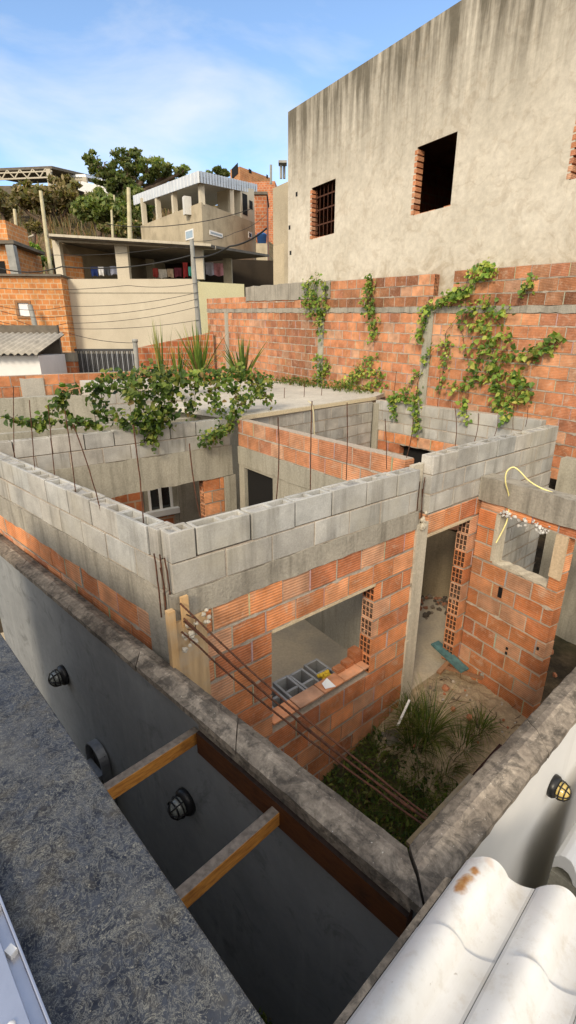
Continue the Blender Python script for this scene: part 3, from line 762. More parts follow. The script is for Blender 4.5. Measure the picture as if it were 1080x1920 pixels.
# scraps
pb = MB(); c = FA.at(1.42, -.02, .735); pb.add([c, c + V((.10, .03, .004)), c + V((.02, .09, .05)), c + V((-.03, .05, .02))], [(0, 1, 2), (0, 2, 3)])
tag(pb.build('paper_scrap', M['paper']), 'torn white scrap lying on the brick window sill', 'scrap')
yb = MB(); c0 = FA.at(1.66, -.26, .60)
for k in range(14): yb.lathe([(0, -.02), (.022, -.01), (.028, .01), (0, .025)], c0 + V((R.uniform(-.08, .08), R.uniform(-.05, .05), R.uniform(-.01, .03))), rnd_dir(), 7)
tag(yb.build('crumpled_bag', M['yellow_cloth']), 'crumpled yellow bag lying on the loose grey blocks', 'bag')

hs = MB(); hp = [D(930, 1018, 4.62), D(945, 990, 4.65), D(952, 970, 4.68), D(955, 935, 4.70), D(948, 905, 4.66), D(950, 885, 4.66), D(962, 876, 4.66), D(975, 884, 4.62), D(990, 900, 4.56), D(1012, 914, 4.5), D(1040, 925, 4.40)]
fine = []
for i in range(len(hp) - 1):
    p0 = hp[max(0, i - 1)]; p1 = hp[i]; p2 = hp[i + 1]; p3 = hp[min(len(hp) - 1, i + 2)]
    for k in range(5):
        t_ = k / 5; fine.append(.5 * ((2 * p1) + (p2 - p0) * t_ + (2 * p0 - 5 * p1 + 4 * p2 - p3) * t_ ** 2 + (3 * p1 - p0 - 3 * p2 + p3) * t_ ** 3))
hs.tube(fine, .0075, 8); tag(hs.build('garden_hose', M['hose']), 'pale yellow hose looped over the concrete beam of the bathroom wall', 'hose')

# ================================================================ YARD
sh = MB()
def sandh(a, b):
    x = .9 + a * 2.3; y = 2.9 + b * 2.6
    cx, cy = 1.75, 4.25; d = math.hypot((x - cx) / .95, (y - cy) / 1.0)
    return V((x, y, terrain(x, y) - .05 + .17 * math.exp(-d * d * 1.4) + .018 * math.sin(x * 17 + y * 9) * math.cos(y * 21) + R.uniform(-.012, .012)))
sh.grid(sandh, 60, 60); tag(sh.build('sand', M['sand']), None, None, None, 'structure')
# teal board over a brick
tb = thing('broken_board', 'weathered teal board with a broken end lying on the sand by the doorway', 'board', (1.85, 4.5, 0))
q0, q1 = P(815, 1205, .17), P(872, 1258, .06); mb = MB(); mb.bar(q0, q1, .13, .025); mb.build('plank', M['teal_paint'], tb)
mb = MB(); mb.bar(P(832, 1250, .04), P(905, 1272, .05), .05, .02, (.5, .35, .3)); mb.bar(P(822, 1262, .02), P(850, 1232, .08), .05, .03, (.55, .4, .35)); mb.build('batten', M['board'], tb)
# cement bag and pale stick
cbag = MB(); c = P(735, 1385, -.22)
cbag.grid(lambda a, b: c + V(((a - .5) * .42, (b - .5) * .30, .15 * (math.sin(math.pi * a) ** .6) * (math.sin(math.pi * b) ** .6) + .025 * math.sin(a * 19 + b * 7) * math.sin(b * 15) - .06)), 24, 20, (.22, .19, .155))
tag(cbag.build('cement_bag', M['cloth']), 'dusty slumped cement bag lying among the weeds in the yard', 'bag')
st_ = MB(); st_.bar(P(745, 1362, .02), P(768, 1312, .22), .022, .012); tag(st_.build('white_batten', M['white_paint']), 'short white batten leaning out of the weeds by the brick wall', 'batten')
# plank along the inside of the yard coping
pk = MB(); pk.bar(P(766, 1584, 1.50), P(885, 1455, 1.50), .028, .02, (.5, .52, .5)); tag(pk.build('edge_plank', M['board']), 'narrow pale plank lying along the inner edge of the right coping', 'plank')
pk = MB(); pk.bar(P(776, 1592, 1.47), P(940, 1402, 1.47),   .03, .04, (.06, .025, .02)); tag(pk.build('edge_batten', M['board']), 'dark red batten under the inner edge of the right coping', 'batten')

def tuft(name, label, c, nbl, L, spread, k=1.0, group='grass tufts in the yard', bend=1.5, w=.007, lean=.75):
    mb = MB(); c = V(c)
    for i in range(nbl):
        a = R.uniform(0, 6.283); r = spread * R.random() ** .5
        p = c + V((math.cos(a) * r * .35, math.sin(a) * r * .35, -.02)); d = V((math.cos(a) * lean * R.random(), math.sin(a) * lean * R.random(), 1))
        blade(mb, p, d, L * R.uniform(.55, 1.15), w * R.uniform(.7, 1.3), bend * R.uniform(.6, 1.5), leafcol(.10, k), 6)
    o = mb.build(name, M['leaf']); o.name = name
    tag(o, label, 'weed', group); return o
for px_, py_, z_, nb_, L_, lab in [(655, 1455, -.45, 90, .40, 'bushy weed tuft lowest against the brick wall'), (720, 1410, -.3, 70, .34, 'low tuft below the window right of the rods'), (760, 1530, -.5, 80, .36, 'dark tuft nearest the coping corner'), (770, 1345, -.05, 60, .34, 'tuft at the foot of the concrete column'), (800, 1375, -.1, 90, .62, 'tallest tuft of arching grass beside the cement bag'), (775, 1400, -.15, 50, .42, 'grass tuft between cement bag and brown soil'),
                            (690, 1440, -.42, 70, .36, 'grass tuft at the foot of the brick wall'), (745, 1500, -.5, 80, .4, 'dark grass tuft beneath the four rods'),
                            (790, 1480, -.4, 70, .36, 'grass tuft beside the lower rods on the house side'), (865, 1400, -.15, 50, .30, 'thin grass tuft on the soil beside the right coping'),
                            (900, 1365, -.05, 50, .30, 'thin tuft at the foot of the porch wall'), (700, 1520, -.55, 70, .36, 'dark tuft in the shaded corner behind the left coping'),
                            (830, 1440, -.3, 60, .34, 'grass tuft halfway along the right coping')]:
    tuft('grass_tuft', lab, P(px_, py_, z_), int(nb_ * 2.4), L_ * .95, .30, .75)
uw = MB()
for i in range(34000):
    x = R.uniform(-.2, 2.6); y = R.uniform(1.5, 4.3)
    if y > 4.0 and x < 2.0 or (x - 1.9) ** 2 + (y - 4.1) ** 2 < .5 or R.random() < .75 * sst(2.9, 3.8, y) * (1 if x > 1.0 else .5): continue
    if (FA.n.dot(V((x, y, 0)) - FA.p)) < .03: continue
    z0 = terrain(x, y); d = rnd_dir() + V((0, 0, .9)); l = R.uniform(.025, .08)
    if R.random() < .45: leaf(uw, (x, y, z0 + R.uniform(.0, .22) * (1.3 - sst(2.2, 3.8, y))), d, (0, 0, 1), l * .85, l * .4, leafcol(.08, .85))
    else: blade(uw, (x, y, z0 - .01), d, l * R.uniform(2.5, 5), .006, 1.2, leafcol(.15, .8), 4)
tag(uw.build('ground_weeds', M['leaf']), 'low weeds covering the yard floor', 'weeds', None, 'stuff')
dbr = MB()
for i in range(330):
    x = R.uniform(.9, 3.0); y = R.uniform(2.9, 5.2)
    if FA.n.dot(V((x, y, 0)) - FA.p) < .05: continue
    c = V((x, y, terrain(x, y) - .05 + .17 * math.exp(-(((x - 1.75) / .95) ** 2 + (y - 4.25) ** 2) * 1.4) + .008))
    if R.random() < .5: lump(dbr, c, R.uniform(.006, .024), R.choice([(.45, .38, .3), (.42, .16, .08), (.2, .16, .12), (.5, .46, .4)]))
    else: a = R.uniform(0, 6.28); l = R.uniform(.04, .22); dbr.tube([c, c + V((math.cos(a) * l * .5, math.sin(a) * l * .5, R.uniform(0, .03))), c + V((math.cos(a + .3) * l, math.sin(a + .3) * l, R.uniform(0, .05)))], R.uniform(.002, .005), 4, R.choice([(.16, .11, .06), (.30, .23, .13), (.09, .06, .04)]))
tag(dbr.build('yard_litter', M['mortar_plain']), 'twigs and masonry crumbs strewn over the yard soil', 'litter', None, 'stuff')
rbm = []
for i in range(7):
    px_, py_ = [(850, 1330), (905, 1265), (1010, 1240), (1040, 1265), (880, 1345), (835, 1290), (1030, 1220)][i]
    mb = MB(); c = P(px_, py_, .02); s_ = R.uniform(.05, .10)
    lump(mb, c, s_ * .6, R.choice([(.4, .17, .09), (.30, .26, .21)])); tag(mb.build('rubble', M['mortar_plain']), 'broken masonry lump lying on the yard soil', 'rubble', 'rubble lumps on the yard soil')

# ================================================================ FOREGROUND WALLS
CI, CO = V((.50, 1.44, 0)), V((.51, 1.205, 0))
dL = (V((-3.22, 4.99, 0)) - CI).normalized(); dR = (V((1.89, 2.64, 0)) - CI).normalized()
dLo = (V((-2.93, 4.48, 0)) - CO).normalized(); dRo = (V((1.62, 2.17, 0)) - CO).normalized()
def coping(parent, inner0, outer0, di, do, length, name='coping_slab', seg=1.0, zc=1.70, sgn=1):
    """ridged mortar coping laid in lengths with hairline joints"""
    a = 0; 
    while a < length:
        b = min(length, a + seg * R.uniform(.75, 1.15)); mb = MB(); rings = []; m = max(2, int((b - a) / .06)); dz = R.uniform(-.004, .004)
        for i in range(m + 1):
            s_ = a + .0025 + (b - a - .005) * i / m
            pi, po = inner0 + di * s_, outer0 + do * s_; J = lambda k=.0025: V((R.uniform(-k, k), R.uniform(-k, k), R.uniform(-k, k) * .6))
            prof = [(0, -.04), (0, .002), (.03, .008), (.25, .014), (.44, .024), (.56, .020), (.8, .008), (1, -.004), (1.0, -.045)]
            rings.append([pi.lerp(po, t_) + V((0, 0, zc + h_ + dz)) + (J() if 0 < t_ < 1 else J(.003)) for t_, h_ in prof])
        k_ = len(rings[0]); vs_ = [p for r in rings for p in r]; fs = []
        for i in range(m):
            for j in range(k_):
                q = (i * k_ + j, (i + 1) * k_ + j, (i + 1) * k_ + (j + 1) % k_, i * k_ + (j + 1) % k_); fs.append(q if sgn > 0 else q[::-1])
        e0 = tuple(range(k_)); e1 = tuple(m * k_ + j for j in range(k_)); fs += [e0[::-1] if sgn < 0 else e0, e1 if sgn < 0 else e1[::-1]]
        g = R.uniform(.85, 1.12); b_ = len(mb.v); mb.v += [tuple(p) for p in vs_]
        for i_, f in enumerate(fs):
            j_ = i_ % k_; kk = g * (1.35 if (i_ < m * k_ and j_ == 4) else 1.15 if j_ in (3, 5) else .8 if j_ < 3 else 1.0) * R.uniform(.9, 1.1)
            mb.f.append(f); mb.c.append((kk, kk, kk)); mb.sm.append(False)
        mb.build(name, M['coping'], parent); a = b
dw = thing('garden_wall', 'charcoal painted garden wall with a grey mortar coping left of the yard', 'wall', (-1, 2.7, 0))
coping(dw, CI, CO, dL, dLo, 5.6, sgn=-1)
face0 = CO + V((-.045, .03, 0)); wl = MB()
nL = V((-dLo.y, dLo.x, 0)); nL = nL if nL.dot(V((-1, -1, 0))) > 0 else -nL
ins = -nL
wl.prism([xy(CO + ins * .05 - dLo * -.02), xy(CI + dL * .05 - V((0, .02, 0))), xy(CI + dL * 5.6 + nL * .02), xy(CO + dLo * 5.6 + ins * .05)], -1.4, 1.648)
wl.build('painted_face', M['charcoal'], dw)
# timber ledger fixed below the coping
ld = MB(); a = CO + dLo * .06; b = CO + dLo * 1.43
ld.box(a + nL * -.045 + V((0, 0, 1.44)), b - a, nL * .05, V((0, 0, .15)), (.16, .12, .12)); ld.build('ledger_board', M['timber'], dw)
lm = MB(); lm.box(a + nL * -.045 + V((0, 0, 1.594)), b - a, nL * .03, V((0, 0, .05))); lm.build('bed_mortar', M['coping'], dw)

ww = thing('white_garden_wall', 'white painted garden wall with a grey mortar coping at the right edge', 'wall', (1, 1.8, 0))
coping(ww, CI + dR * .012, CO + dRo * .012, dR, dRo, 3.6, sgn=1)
nR = V((dRo.y, -dRo.x, 0)); nR = nR if nR.dot(V((1, -1, 0))) > 0 else -nR
wl = MB(); wl.prism([xy(CO + dRo * .02 - nR * .012), xy(CO + dRo * 3.6 - nR * .012), xy(CI + dR * 3.6 + nR * .03), xy(CI + dR * .05 + nR * .03)], -1.4, 1.648)
wl.build('painted_face', M['white_wall'], ww)

# bulkhead lamps
def lamp(label, c, n_, glass, s=1.0):
    root = thing('bulkhead_lamp', label, 'lamp', c, 'caged bulkhead lamps on the garden walls'); n_ = V(n_).normalized(); up = V((0, 0, 1)); a = n_.cross(up).normalized()
    b = MB(); b.lathe([(0, 0), (.075 * s, 0), (.078 * s, .012 * s), (.075 * s, .03 * s), (.062 * s, .045 * s), (.05 * s, .046 * s), (0, .046 * s)], c, n_, 24); b.build('base', M['black_plastic'], root)
    g = MB(); g.lathe([(.052 * s, .044 * s), (.054 * s, .065 * s), (.048 * s, .088 * s), (.033 * s, .104 * s), (.012 * s, .111 * s), (0, .112 * s)], c, n_, 24); g.build('glass', glass, root)
    k = MB()
    def ring(r, h): k.tube([c + n_ * h * s + (a * math.cos(t) + up * math.sin(t)) * r * s for t in [i * math.pi / 12 for i in range(25)]], .0045 * s, 6, cap=False)
    ring(.061, .062); ring(.052, .092)
    for t in (0, math.pi / 3, 2 * math.pi / 3):
        e = a * math.cos(t) + up * math.sin(t)
        k.tube([c + (e * .062 * math.cos(q) + n_ * (.048 + .07 * math.sin(q))) * s for q in [i * math.pi / 10 for i in range(11)]], .0045 * s, 6)
    k.build('cage', M['black_plastic'], root)
cL0, cL1 = xy(CO + ins * .05), xy(CO + dLo + ins * .05)
lamp('black caged lamp on the charcoal wall beside the bent metal bracket', W(122, 1264, cL0, cL1), nL, M['smoke_glass'], 1.25)
lamp('black caged lamp on the charcoal wall between the two timbers', W(352, 1500, cL0, cL1), nL, M['smoke_glass'], 1.2)
cR0, cR1 = xy(CO - nR * .012), xy(CO + dRo - nR * .012)
lamp('black caged lamp with amber glass on the white wall', W(1034, 1471, cR0, cR1), nR, M['amber_glass'], .88)

# dark metal bracket on the charcoal wall (bent flat bar with a cross tube)
bk = thing('metal_bracket', 'dark metal loop of bent flat bar with a cross tube against the charcoal wall', 'bracket', W(195, 1420, cL0, cL1))
o_ = W(193, 1415, cL0, cL1) + nL * .05; aL = dLo
pts = [o_ + aL * x + V((0, 0, z)) for x, z in [(-.155, -.55), (-.155, .0)] + [(-.0 + .155 * math.cos(q_) , .15 * math.sin(q_)) for q_ in [math.pi * (1 - i / 14) for i in range(1, 14)]] + [(.155, .0), (.155, -.55)]]
mb = MB()
for p, q in zip(pts[:-1], pts[1:]):
    mb.bar(p, q + (q - p).normalized() * .004, .075, .014, up=nL.cross((q - p).normalized()))
mb.build('loop', M['steel'], bk)
mb = MB(); mb.bar(o_ + aL * -.13 + V((0, 0, -.10)) + nL * .04, o_ + aL * .12 + V((0, 0, -.10)) + nL * .04, .05, .05); mb.build('cross_tube', M['steel'], bk)
mb = MB(); mb.box(o_ + aL * -.13 - nL * .01 + V((0, 0, -.50)), aL * .25, nL * -.008, V((0, 0, .60))); mb.build('back_plate', M['gate_metal'], bk)

# two timbers from the ledger to the parapet
def timber(label, a, b):
    mb = MB(); mb.bar(a, b, .052, .088); o = mb.build('timber_beam', M['timber'], None, bevel=.005); tag(o, label, 'beam', 'timbers spanning between charcoal wall and parapet')
ta0 = P(357, 1385, 1.50); tb0 = P(165, 1510, 1.50); ta1 = P(522, 1525, 1.50); tb1 = P(290, 1730, 1.50)
ex_ = (ta0 - tb0).normalized() * .05; ta0 += ex_; ta1 += ex_
timber('orange brown timber beam farther from the tiled roof, with the pale nick', ta0, tb0)
timber('orange brown timber beam nearest the white tiled roof', ta1, tb1)

# parapet with granite top
pp = thing('parapet', 'house parapet under a broad blue black granite sill at the lower left', 'parapet', (-.6, .9, 2.7))
g0, g1, t0_, t1_ = P(0, 1185, 2.75), P(500, 1920, 2.75), P(0, 1680, 2.75), P(95, 1920, 2.75)
e = (g0 - g1).normalized(); n_in = V((-e.y, e.x, 0)); n_in = n_in if n_in.dot(V((-1, -.5, 0))) > 0 else -n_in
q = [g1 - e * .22, g0 + e * 2.6, g0 + e * 2.6 + n_in * .62, g1 - e * .22 + n_in * .62]
mb = MB(); mb.prism([xy(p) for p in q], 2.72, 2.75); mb.build('granite_sill', M['granite'], pp, bevel=.004)
w0 = n_in * .03; mb = MB(); mb.prism([xy(q[0] + n_in * .03), xy(q[1] + n_in * .03), xy(q[2]), xy(q[3])], -1.4, 2.718); mb.build('parapet_wall', M['white_wall'], pp)  # white chosen to bounce light into the narrow passage
# aluminium window track on the sill
tr = thing('window_track', 'pale aluminium sliding window track on the granite sill', 'window track', t1_)
te = (t0_ - t1_).normalized(); tn = V((-te.y, te.x, 0)); tn = tn if tn.dot(n_in) > 0 else -tn
ta = t1_ - te * .2; TL = 2.4
def tbox(parent, name, w0, w1, z0, z1, mat):
    mb = MB(); mb.box(ta + tn * w0 + V((0, 0, z0)), te * TL, tn * (w1 - w0), V((0, 0, z1 - z0))); return mb.build(name, mat, parent, bevel=.001)
tbox(tr, 'outer_lip', 0, .004, .001, .022, M['aluminium']); tbox(tr, 'track_bed', .004, .022, .001, .006, M['aluminium']); tbox(tr, 'rail', .022, .060, .001, .030, M['aluminium'])
tbox(tr, 'inner_rail', .085, .10, .001, .026, M['aluminium']); tbox(tr, 'track_bed', .060, .085, .001, .005, M['gate_metal'])
for i, s_ in enumerate((.22, .30, .45)):
    mb = MB(); mb.lathe([(0, 0), (.006, 0), (.006, .003), (.003, .005), (0, .0055)], ta + te * s_ + tn * R.uniform(.035, .05) + V((0, 0, .030)), (0, 0, 1), 10); mb.build('screw', M['white_paint'], tr)
for i, s_ in enumerate((.33, .42)):
    mb = MB(); mb.cbox(ta + te * s_ + tn * .013 + V((0, 0, .012)), .012, .016, .012, 1.1); mb.build('plastic_stop', M['white_paint'], tr)
# specks of dry paint on sill and coping are part of their materials

# ================================================================ WHITE TILED ROOF, lower right
def tiled_roof(name, label, e0, e1, b0, rolls, length, lift, amp=.054, extra=None):
    root = thing(name, label, 'roof', e0)
    ue = (e1 - e0) / rolls; ub = (b0 - e0).normalized(); up = ue.cross(ub).normalized()
    if up.z < 0: up = -up
    pw = ue.length
    def prof(t):   # one wave: wide roll then flat pan
        t = t % 1
        if t < .62: return amp * math.sin(math.pi * t / .62) ** .85
        x = (t - .62) / .38; return -.010 * math.sin(math.pi * x)
    rows = max(1, int(length / .40 + .5)); rl = length / rows
    for r_ in range(rows):
        for c_ in range(0, rolls + 1):
            mb = MB(); dz = up * (R.uniform(-.003, .003) + .012 * 0); n_ = 26; off = .006
            jr = R.uniform(-.012, .012)
            def fn(a, b, th=0):
                s_ = r_ * rl - .035 * (r_ > 0) + b * (rl + .035 * (r_ > 0)) + jr
                tilt = .008 * (1 - b)
                return e0 + ue * (c_ + a * .992 + .004) + ub * s_ + up * (prof(a * .999) + tilt + lift - th) + dz
            g = R.uniform(.94, 1.03)
            wx = R.uniform(.0, .12)
            def tc_(a, b):
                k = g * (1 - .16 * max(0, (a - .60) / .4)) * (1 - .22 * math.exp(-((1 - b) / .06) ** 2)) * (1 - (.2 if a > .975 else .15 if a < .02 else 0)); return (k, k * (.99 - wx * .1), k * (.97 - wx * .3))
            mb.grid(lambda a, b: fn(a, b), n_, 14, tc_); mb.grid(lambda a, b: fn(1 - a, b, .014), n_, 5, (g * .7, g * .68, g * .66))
            vs_ = []
            for i in range(n_ + 1): vs_ += [fn(i / n_, 0, .014), fn(i / n_, 0)]
            mb.add(vs_, [(2 * i, 2 * i + 2, 2 * i + 3, 2 * i + 1) for i in range(n_)], (g, g, g), True)
            for aa in (0, 1):
                vs_ = []
                for i in range(6): vs_ += [fn(aa, i / 5, .014), fn(aa, i / 5)]
                mb.add(vs_, [(2 * i, 2 * i + 2, 2 * i + 3, 2 * i + 1) for i in range(5)], (g, g, g))
            if 'tiles' not in locals(): tiles = MB()
            b_ = len(tiles.v); tiles.v += mb.v; tiles.f += [tuple(i + b_ for i in f) for f in mb.f]; tiles.c += mb.c; tiles.sm += mb.sm
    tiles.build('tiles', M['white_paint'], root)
    return root, ue, ub, up, prof
e0 = P(876, 1612, 1.86); e1 = P(1004, 1666, 1.82); b0 = P(646, 1922, 1.98)
roof, ue, ub, up, prof = tiled_roof('tiled_roof', 'glazed white roll tile roof with rust stains at the lower right corner', e0, e0 + (e1 - e0) * 5, b0, 5, 1.6, .0)
t, c = M['tile_nt']; wob = t.n.new('ShaderNodeTexNoise'); wob.inputs['Scale'].default_value = 26; wob.inputs['Detail'].default_value = 4; t.l(t.geo.outputs['Position'], wob.inputs['Vector'])
wv = t.n.new('ShaderNodeVectorMath'); wv.operation = 'MULTIPLY_ADD'; t.l(wob.outputs['Color'], wv.inputs[0]); wv.inputs[1].default_value = (.05, .05, .05); t.l(t.geo.outputs['Position'], wv.inputs[2])
for a_, s_, rr in ((.20, .095, .026), (.16, .135, .032), (.12, .155, .03), (.16, .185, .034), (.30, .03, .03)):   # rust washed on to the first roll
    ctr = e0 + ue * a_ + ub * s_ + up * (prof(a_) + .012) + V((.025, .025, .025)); ds = t.n.new('ShaderNodeVectorMath'); ds.operation = 'DISTANCE'; t.l(wv.outputs[0], ds.inputs[0]); ds.inputs[1].default_value = ctr
    f_ = t.ramp(t.math('DIVIDE', ds.outputs['Value'], rr), [(.45, 1), (1.0, 0)])
    c = t.mix(c, t.mix((.42, .16, .03), (.60, .34, .12), t.ramp(t.noise(45, 4), [(.35, 0), (.7, 1)])), t.math('MULTIPLY', f_, .95 if s_ > .05 else .3))
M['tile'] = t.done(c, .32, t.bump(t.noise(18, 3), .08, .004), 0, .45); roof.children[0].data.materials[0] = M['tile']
# fascia, dark gutter strip behind the tile edge and the wall that carries them
fm = MB(); fm.box(e0 - ue * .10 + ub * .12 + up * -.05, ub * 1.5, ue * .09, up * .05); fm.build('verge_mortar', M['coping'], roof)
wl = MB(); pq = [e0 + ub * .12 + ue * .04, e0 + ub * 1.6 + ue * .04, e0 + ub * 1.6 + ue * 3, e0 + ub * .12 + ue * 3]
wl.prism([xy(p) for p in pq], -1.4, [p.z - .04 for p in pq]); wl.build('gable_wall', M['charcoal'], roof)
# another tiled eave beyond the gap, with the black opening below
E0 = W(1052, 1545, xy(CO + nR * .14), xy(CO + dRo + nR * .14)); 
f0 = P(1040, 1605, 1.10); f1 = P(1130, 1680, 1.06)
r2 = thing('eave_tile', 'white tile piece of the lower eave past the lamp at the right edge', 'eave', f0)
mb = MB(); uu_ = (f1 - f0); vv_ = dR * .9 + V((0, 0, .04)); nn_ = V((0, 0, 1))
pf = [(0, 0), (.10, .035), (.2, .05), (.32, .05), (.40, .03), (.46, .002), (.6, -.005), (1.2, -.005)]
vs_ = []
for t_, h_ in pf:
    for s_ in (0, 1): vs_ += [f0 + uu_ * t_ + vv_ * s_ + nn_ * h_, f0 + uu_ * t_ + vv_ * s_ + nn_ * (h_ - .09)]
fs = []
for i in range(len(pf) - 1):
    a = i * 4; b = a + 4; fs += [(a, b, b + 2, a + 2), (a + 1, a + 3, b + 3, b + 1), (a, a + 1, b + 1, b)]
fs.append((0, 2, 3, 1)); mb.add(vs_, fs); mb.build('tile_body', M['white_paint'], r2, bevel=.004)
mb = MB(); qq = f0 + V((0, 0, -.10)); mb.prism([xy(qq), xy(qq + uu_ * 1.6), xy(qq + uu_ * 1.6 + vv_), xy(qq + vv_)], -1.2, qq.z - .01); mb.build('fascia_wall', M['grey_plaster'], r2)
dk = MB(); dk.prism([xy(CO + dRo * -.3 + nR * .02), xy(CO + dRo * -.3 + nR * 1.6), xy(CO + dRo * 3 + nR * 1.6), xy(CO + dRo * 3 + nR * .02)], -1.45, -.60)
tag(dk.build('alley_floor', M['asphalt']), None, None, None, 'structure')
# ================================================================ SLAB HOUSE BEHIND
sl = thing('slab_roof_house', 'low house with a flat pale concrete slab roof behind the roofless rooms', 'house', (-2, 11, 0))
sa, sb_ = P(450, 779, 2.675), P(704, 743, 2.675)
poly = [xy(sa), xy(sb_), (2.15, 10.95), (-.6, 14.9), (-4.6, 14.4), (-3.2, 9.6)]
mb = MB(); mb.prism(poly, 2.59, 2.675); mb.build('roof_slab', M['slab_concrete'], sl, bevel=.006)
mb = MB(); d_ = (sb_ - sa); nn = V((d_.y, -d_.x, 0)).normalized(); mb.box(V((sa.x, sa.y, 2.602)) + nn * .003, d_, nn * .018, V((0, 0, .06)), (1.15, 1.12, 1.0)); mb.build('slab_edge', M['cream_plaster'], sl)
mb = MB(); mb.prism([(-.75, 7.72), (1.5, 10.15), (1.95, 10.8), (-.65, 14.7), (-4.4, 14.2), (-3.0, 9.65)], -.1, 2.588); mb.build('walls', M['grey_plaster'], sl)
pipe = MB(); pa = D(583, 757, 7.9); pipe.tube([D(590, 830, 8.55), D(588, 775, 8.6), D(585, 757, 8.6), D(578, 752, 8.75)], .012, 8); pipe.build('vent_pipe', M['pale_pole'], sl)
for (px, y0, y1) in ((533, 747, 727), (570, 745, 716), (603, 742, 722), (462, 770, 742)):
    b = P(px, y0, 2.67); rebar(b, D(px + 1, y1, b.y), .006, .02, parent=sl)
# grey block walls left of the slab
gw = thing('grey_block_wall', 'low grey rendered wall with a pale block stub left of the slab roof', 'wall', (-4, 8, 0))
g0_, g1_ = D(-60, 750, 7.6), D(172, 741, 8.4); Fg = Frame(g0_, g1_, .14); mb = MB(); rough_box(Fg, mb, 0, Fg.L, -.14, 0, 1.9, (g0_.z + g1_.z) / 2, .2, .012); mb.build('wall_face', M['grey_plaster'], gw)
masonry(Fg, 1.3, 1.9, 'brick', gw, 'brick_base', 0, Fg.L)
h0, h1 = D(172, 737, 8.4), D(345, 732, 9.2); Fh = Frame(h0, h1, .2); masonry(Fh, 1.9, h0.z, 'block', gw, 'block_stub', 0, Fh.L, ch=.2)
mb = MB(); Fh.box(mb, .05, Fh.L, -1.8, -.16, h0.z - .3, h0.z + .10); mb.build('render_cap', M['slab_concrete'], gw)
# low red block wall further back
lw = thing('low_brick_wall', 'low red brick wall with a grey mortar pier crossing behind the vines at left', 'wall', (-5, 10, 0))
l0, l1 = D(-70, 708, 9.0), D(330, 690, 11.8); Fl = Frame(l0, l1, .14)
masonry(Fl, 1.9, l0.z, 'brick', lw, 'brick_wall', 0, Fl.L, ch=.20, dull=.12)
up_ = Fl.u_of(W(38, 720, xy(l0), xy(l1))); mb = MB(); rough_box(Fl, mb, up_, up_ + .42, -.15, .02, 1.9, l0.z - .06, .1, .015); mb.build('mortar_pier', M['slab_concrete'], lw)

# ================================================================ BRICK BOUNDARY WALL WITH CREEPER
W0 = (2.53, 10.62); wd = V((.577, -.816, 0)); 
def WU(u): return (W0[0] + wd.x * u, W0[1] + wd.y * u)
SL = -.047
bw = thing('brick_boundary_wall', 'tall weathered red brick boundary wall with a concrete band below the beige building', 'wall', (WU(-3)[0], WU(-3)[1], 0))
def sloped(o):   # the courses follow the falling street
    for ob in o:
        for v in ob.data.vertices:
            u = (v.co.x - W0[0]) * wd.x + (v.co.y - W0[1]) * wd.y
            v.co.z += SL * u
FW = Frame(WU(-9.3), WU(5.0)); off = 9.3
dirt = lambda u, z: 1.0 - .55 * math.exp(-((u - off + 3.6) / .75) ** 2) * R.uniform(.55, .9) - .22 * math.exp(-((u - off + 4.6) / .7) ** 2)
ws = [masonry(FW, 1.7, 4.30, 'brick', bw, 'brick_wall', 0, FW.L, ch=.2, dull=.25, shade=dirt, loose=.08)]
ws.append(masonry(FW, 4.41, 4.75, 'brick', bw, 'brick_wall', 0, off - 4.1, ch=.17, dull=.15, shade=dirt, loose=.1))
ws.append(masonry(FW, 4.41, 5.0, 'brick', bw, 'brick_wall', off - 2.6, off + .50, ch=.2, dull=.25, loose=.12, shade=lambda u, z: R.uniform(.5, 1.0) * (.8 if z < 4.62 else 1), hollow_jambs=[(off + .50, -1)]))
ws.append(masonry(FW, 4.41, 4.60, 'brick', bw, 'brick_wall', off + .5, off + .95, ch=.2, dull=.3, loose=.12))
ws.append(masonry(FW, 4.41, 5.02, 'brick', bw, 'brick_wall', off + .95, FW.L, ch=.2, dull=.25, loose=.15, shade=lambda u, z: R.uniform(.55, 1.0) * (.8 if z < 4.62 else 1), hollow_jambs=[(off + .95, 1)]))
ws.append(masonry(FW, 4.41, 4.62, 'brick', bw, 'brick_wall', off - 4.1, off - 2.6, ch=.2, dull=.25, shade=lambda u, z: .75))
mb = MB(); rough_box(FW, mb, 0, FW.L, -.15, .012, 4.30, 4.41, .12, .014); ws.append(mb.build('concrete_band', M['beam_concrete'], bw))
mb = MB(); rough_box(FW, mb, off - 6.6, off - 2.62, -.15, .022, 4.62, 5.02, .15, .015); ws.append(mb.build('render_patch', M['beam_concrete'], bw))
mb = MB()
for u in (-7.9, -2.93, .46): rough_box(FW, mb, off + u - .11, off + u + .11, -.15, .02, 1.7, 4.30, .05, .02)
ws.append(mb.build('concrete_pier', M['grey_plaster'], bw))
bpy.context.view_layer.update()
for w_ in ws: sloped([w_] + list(w_.children))

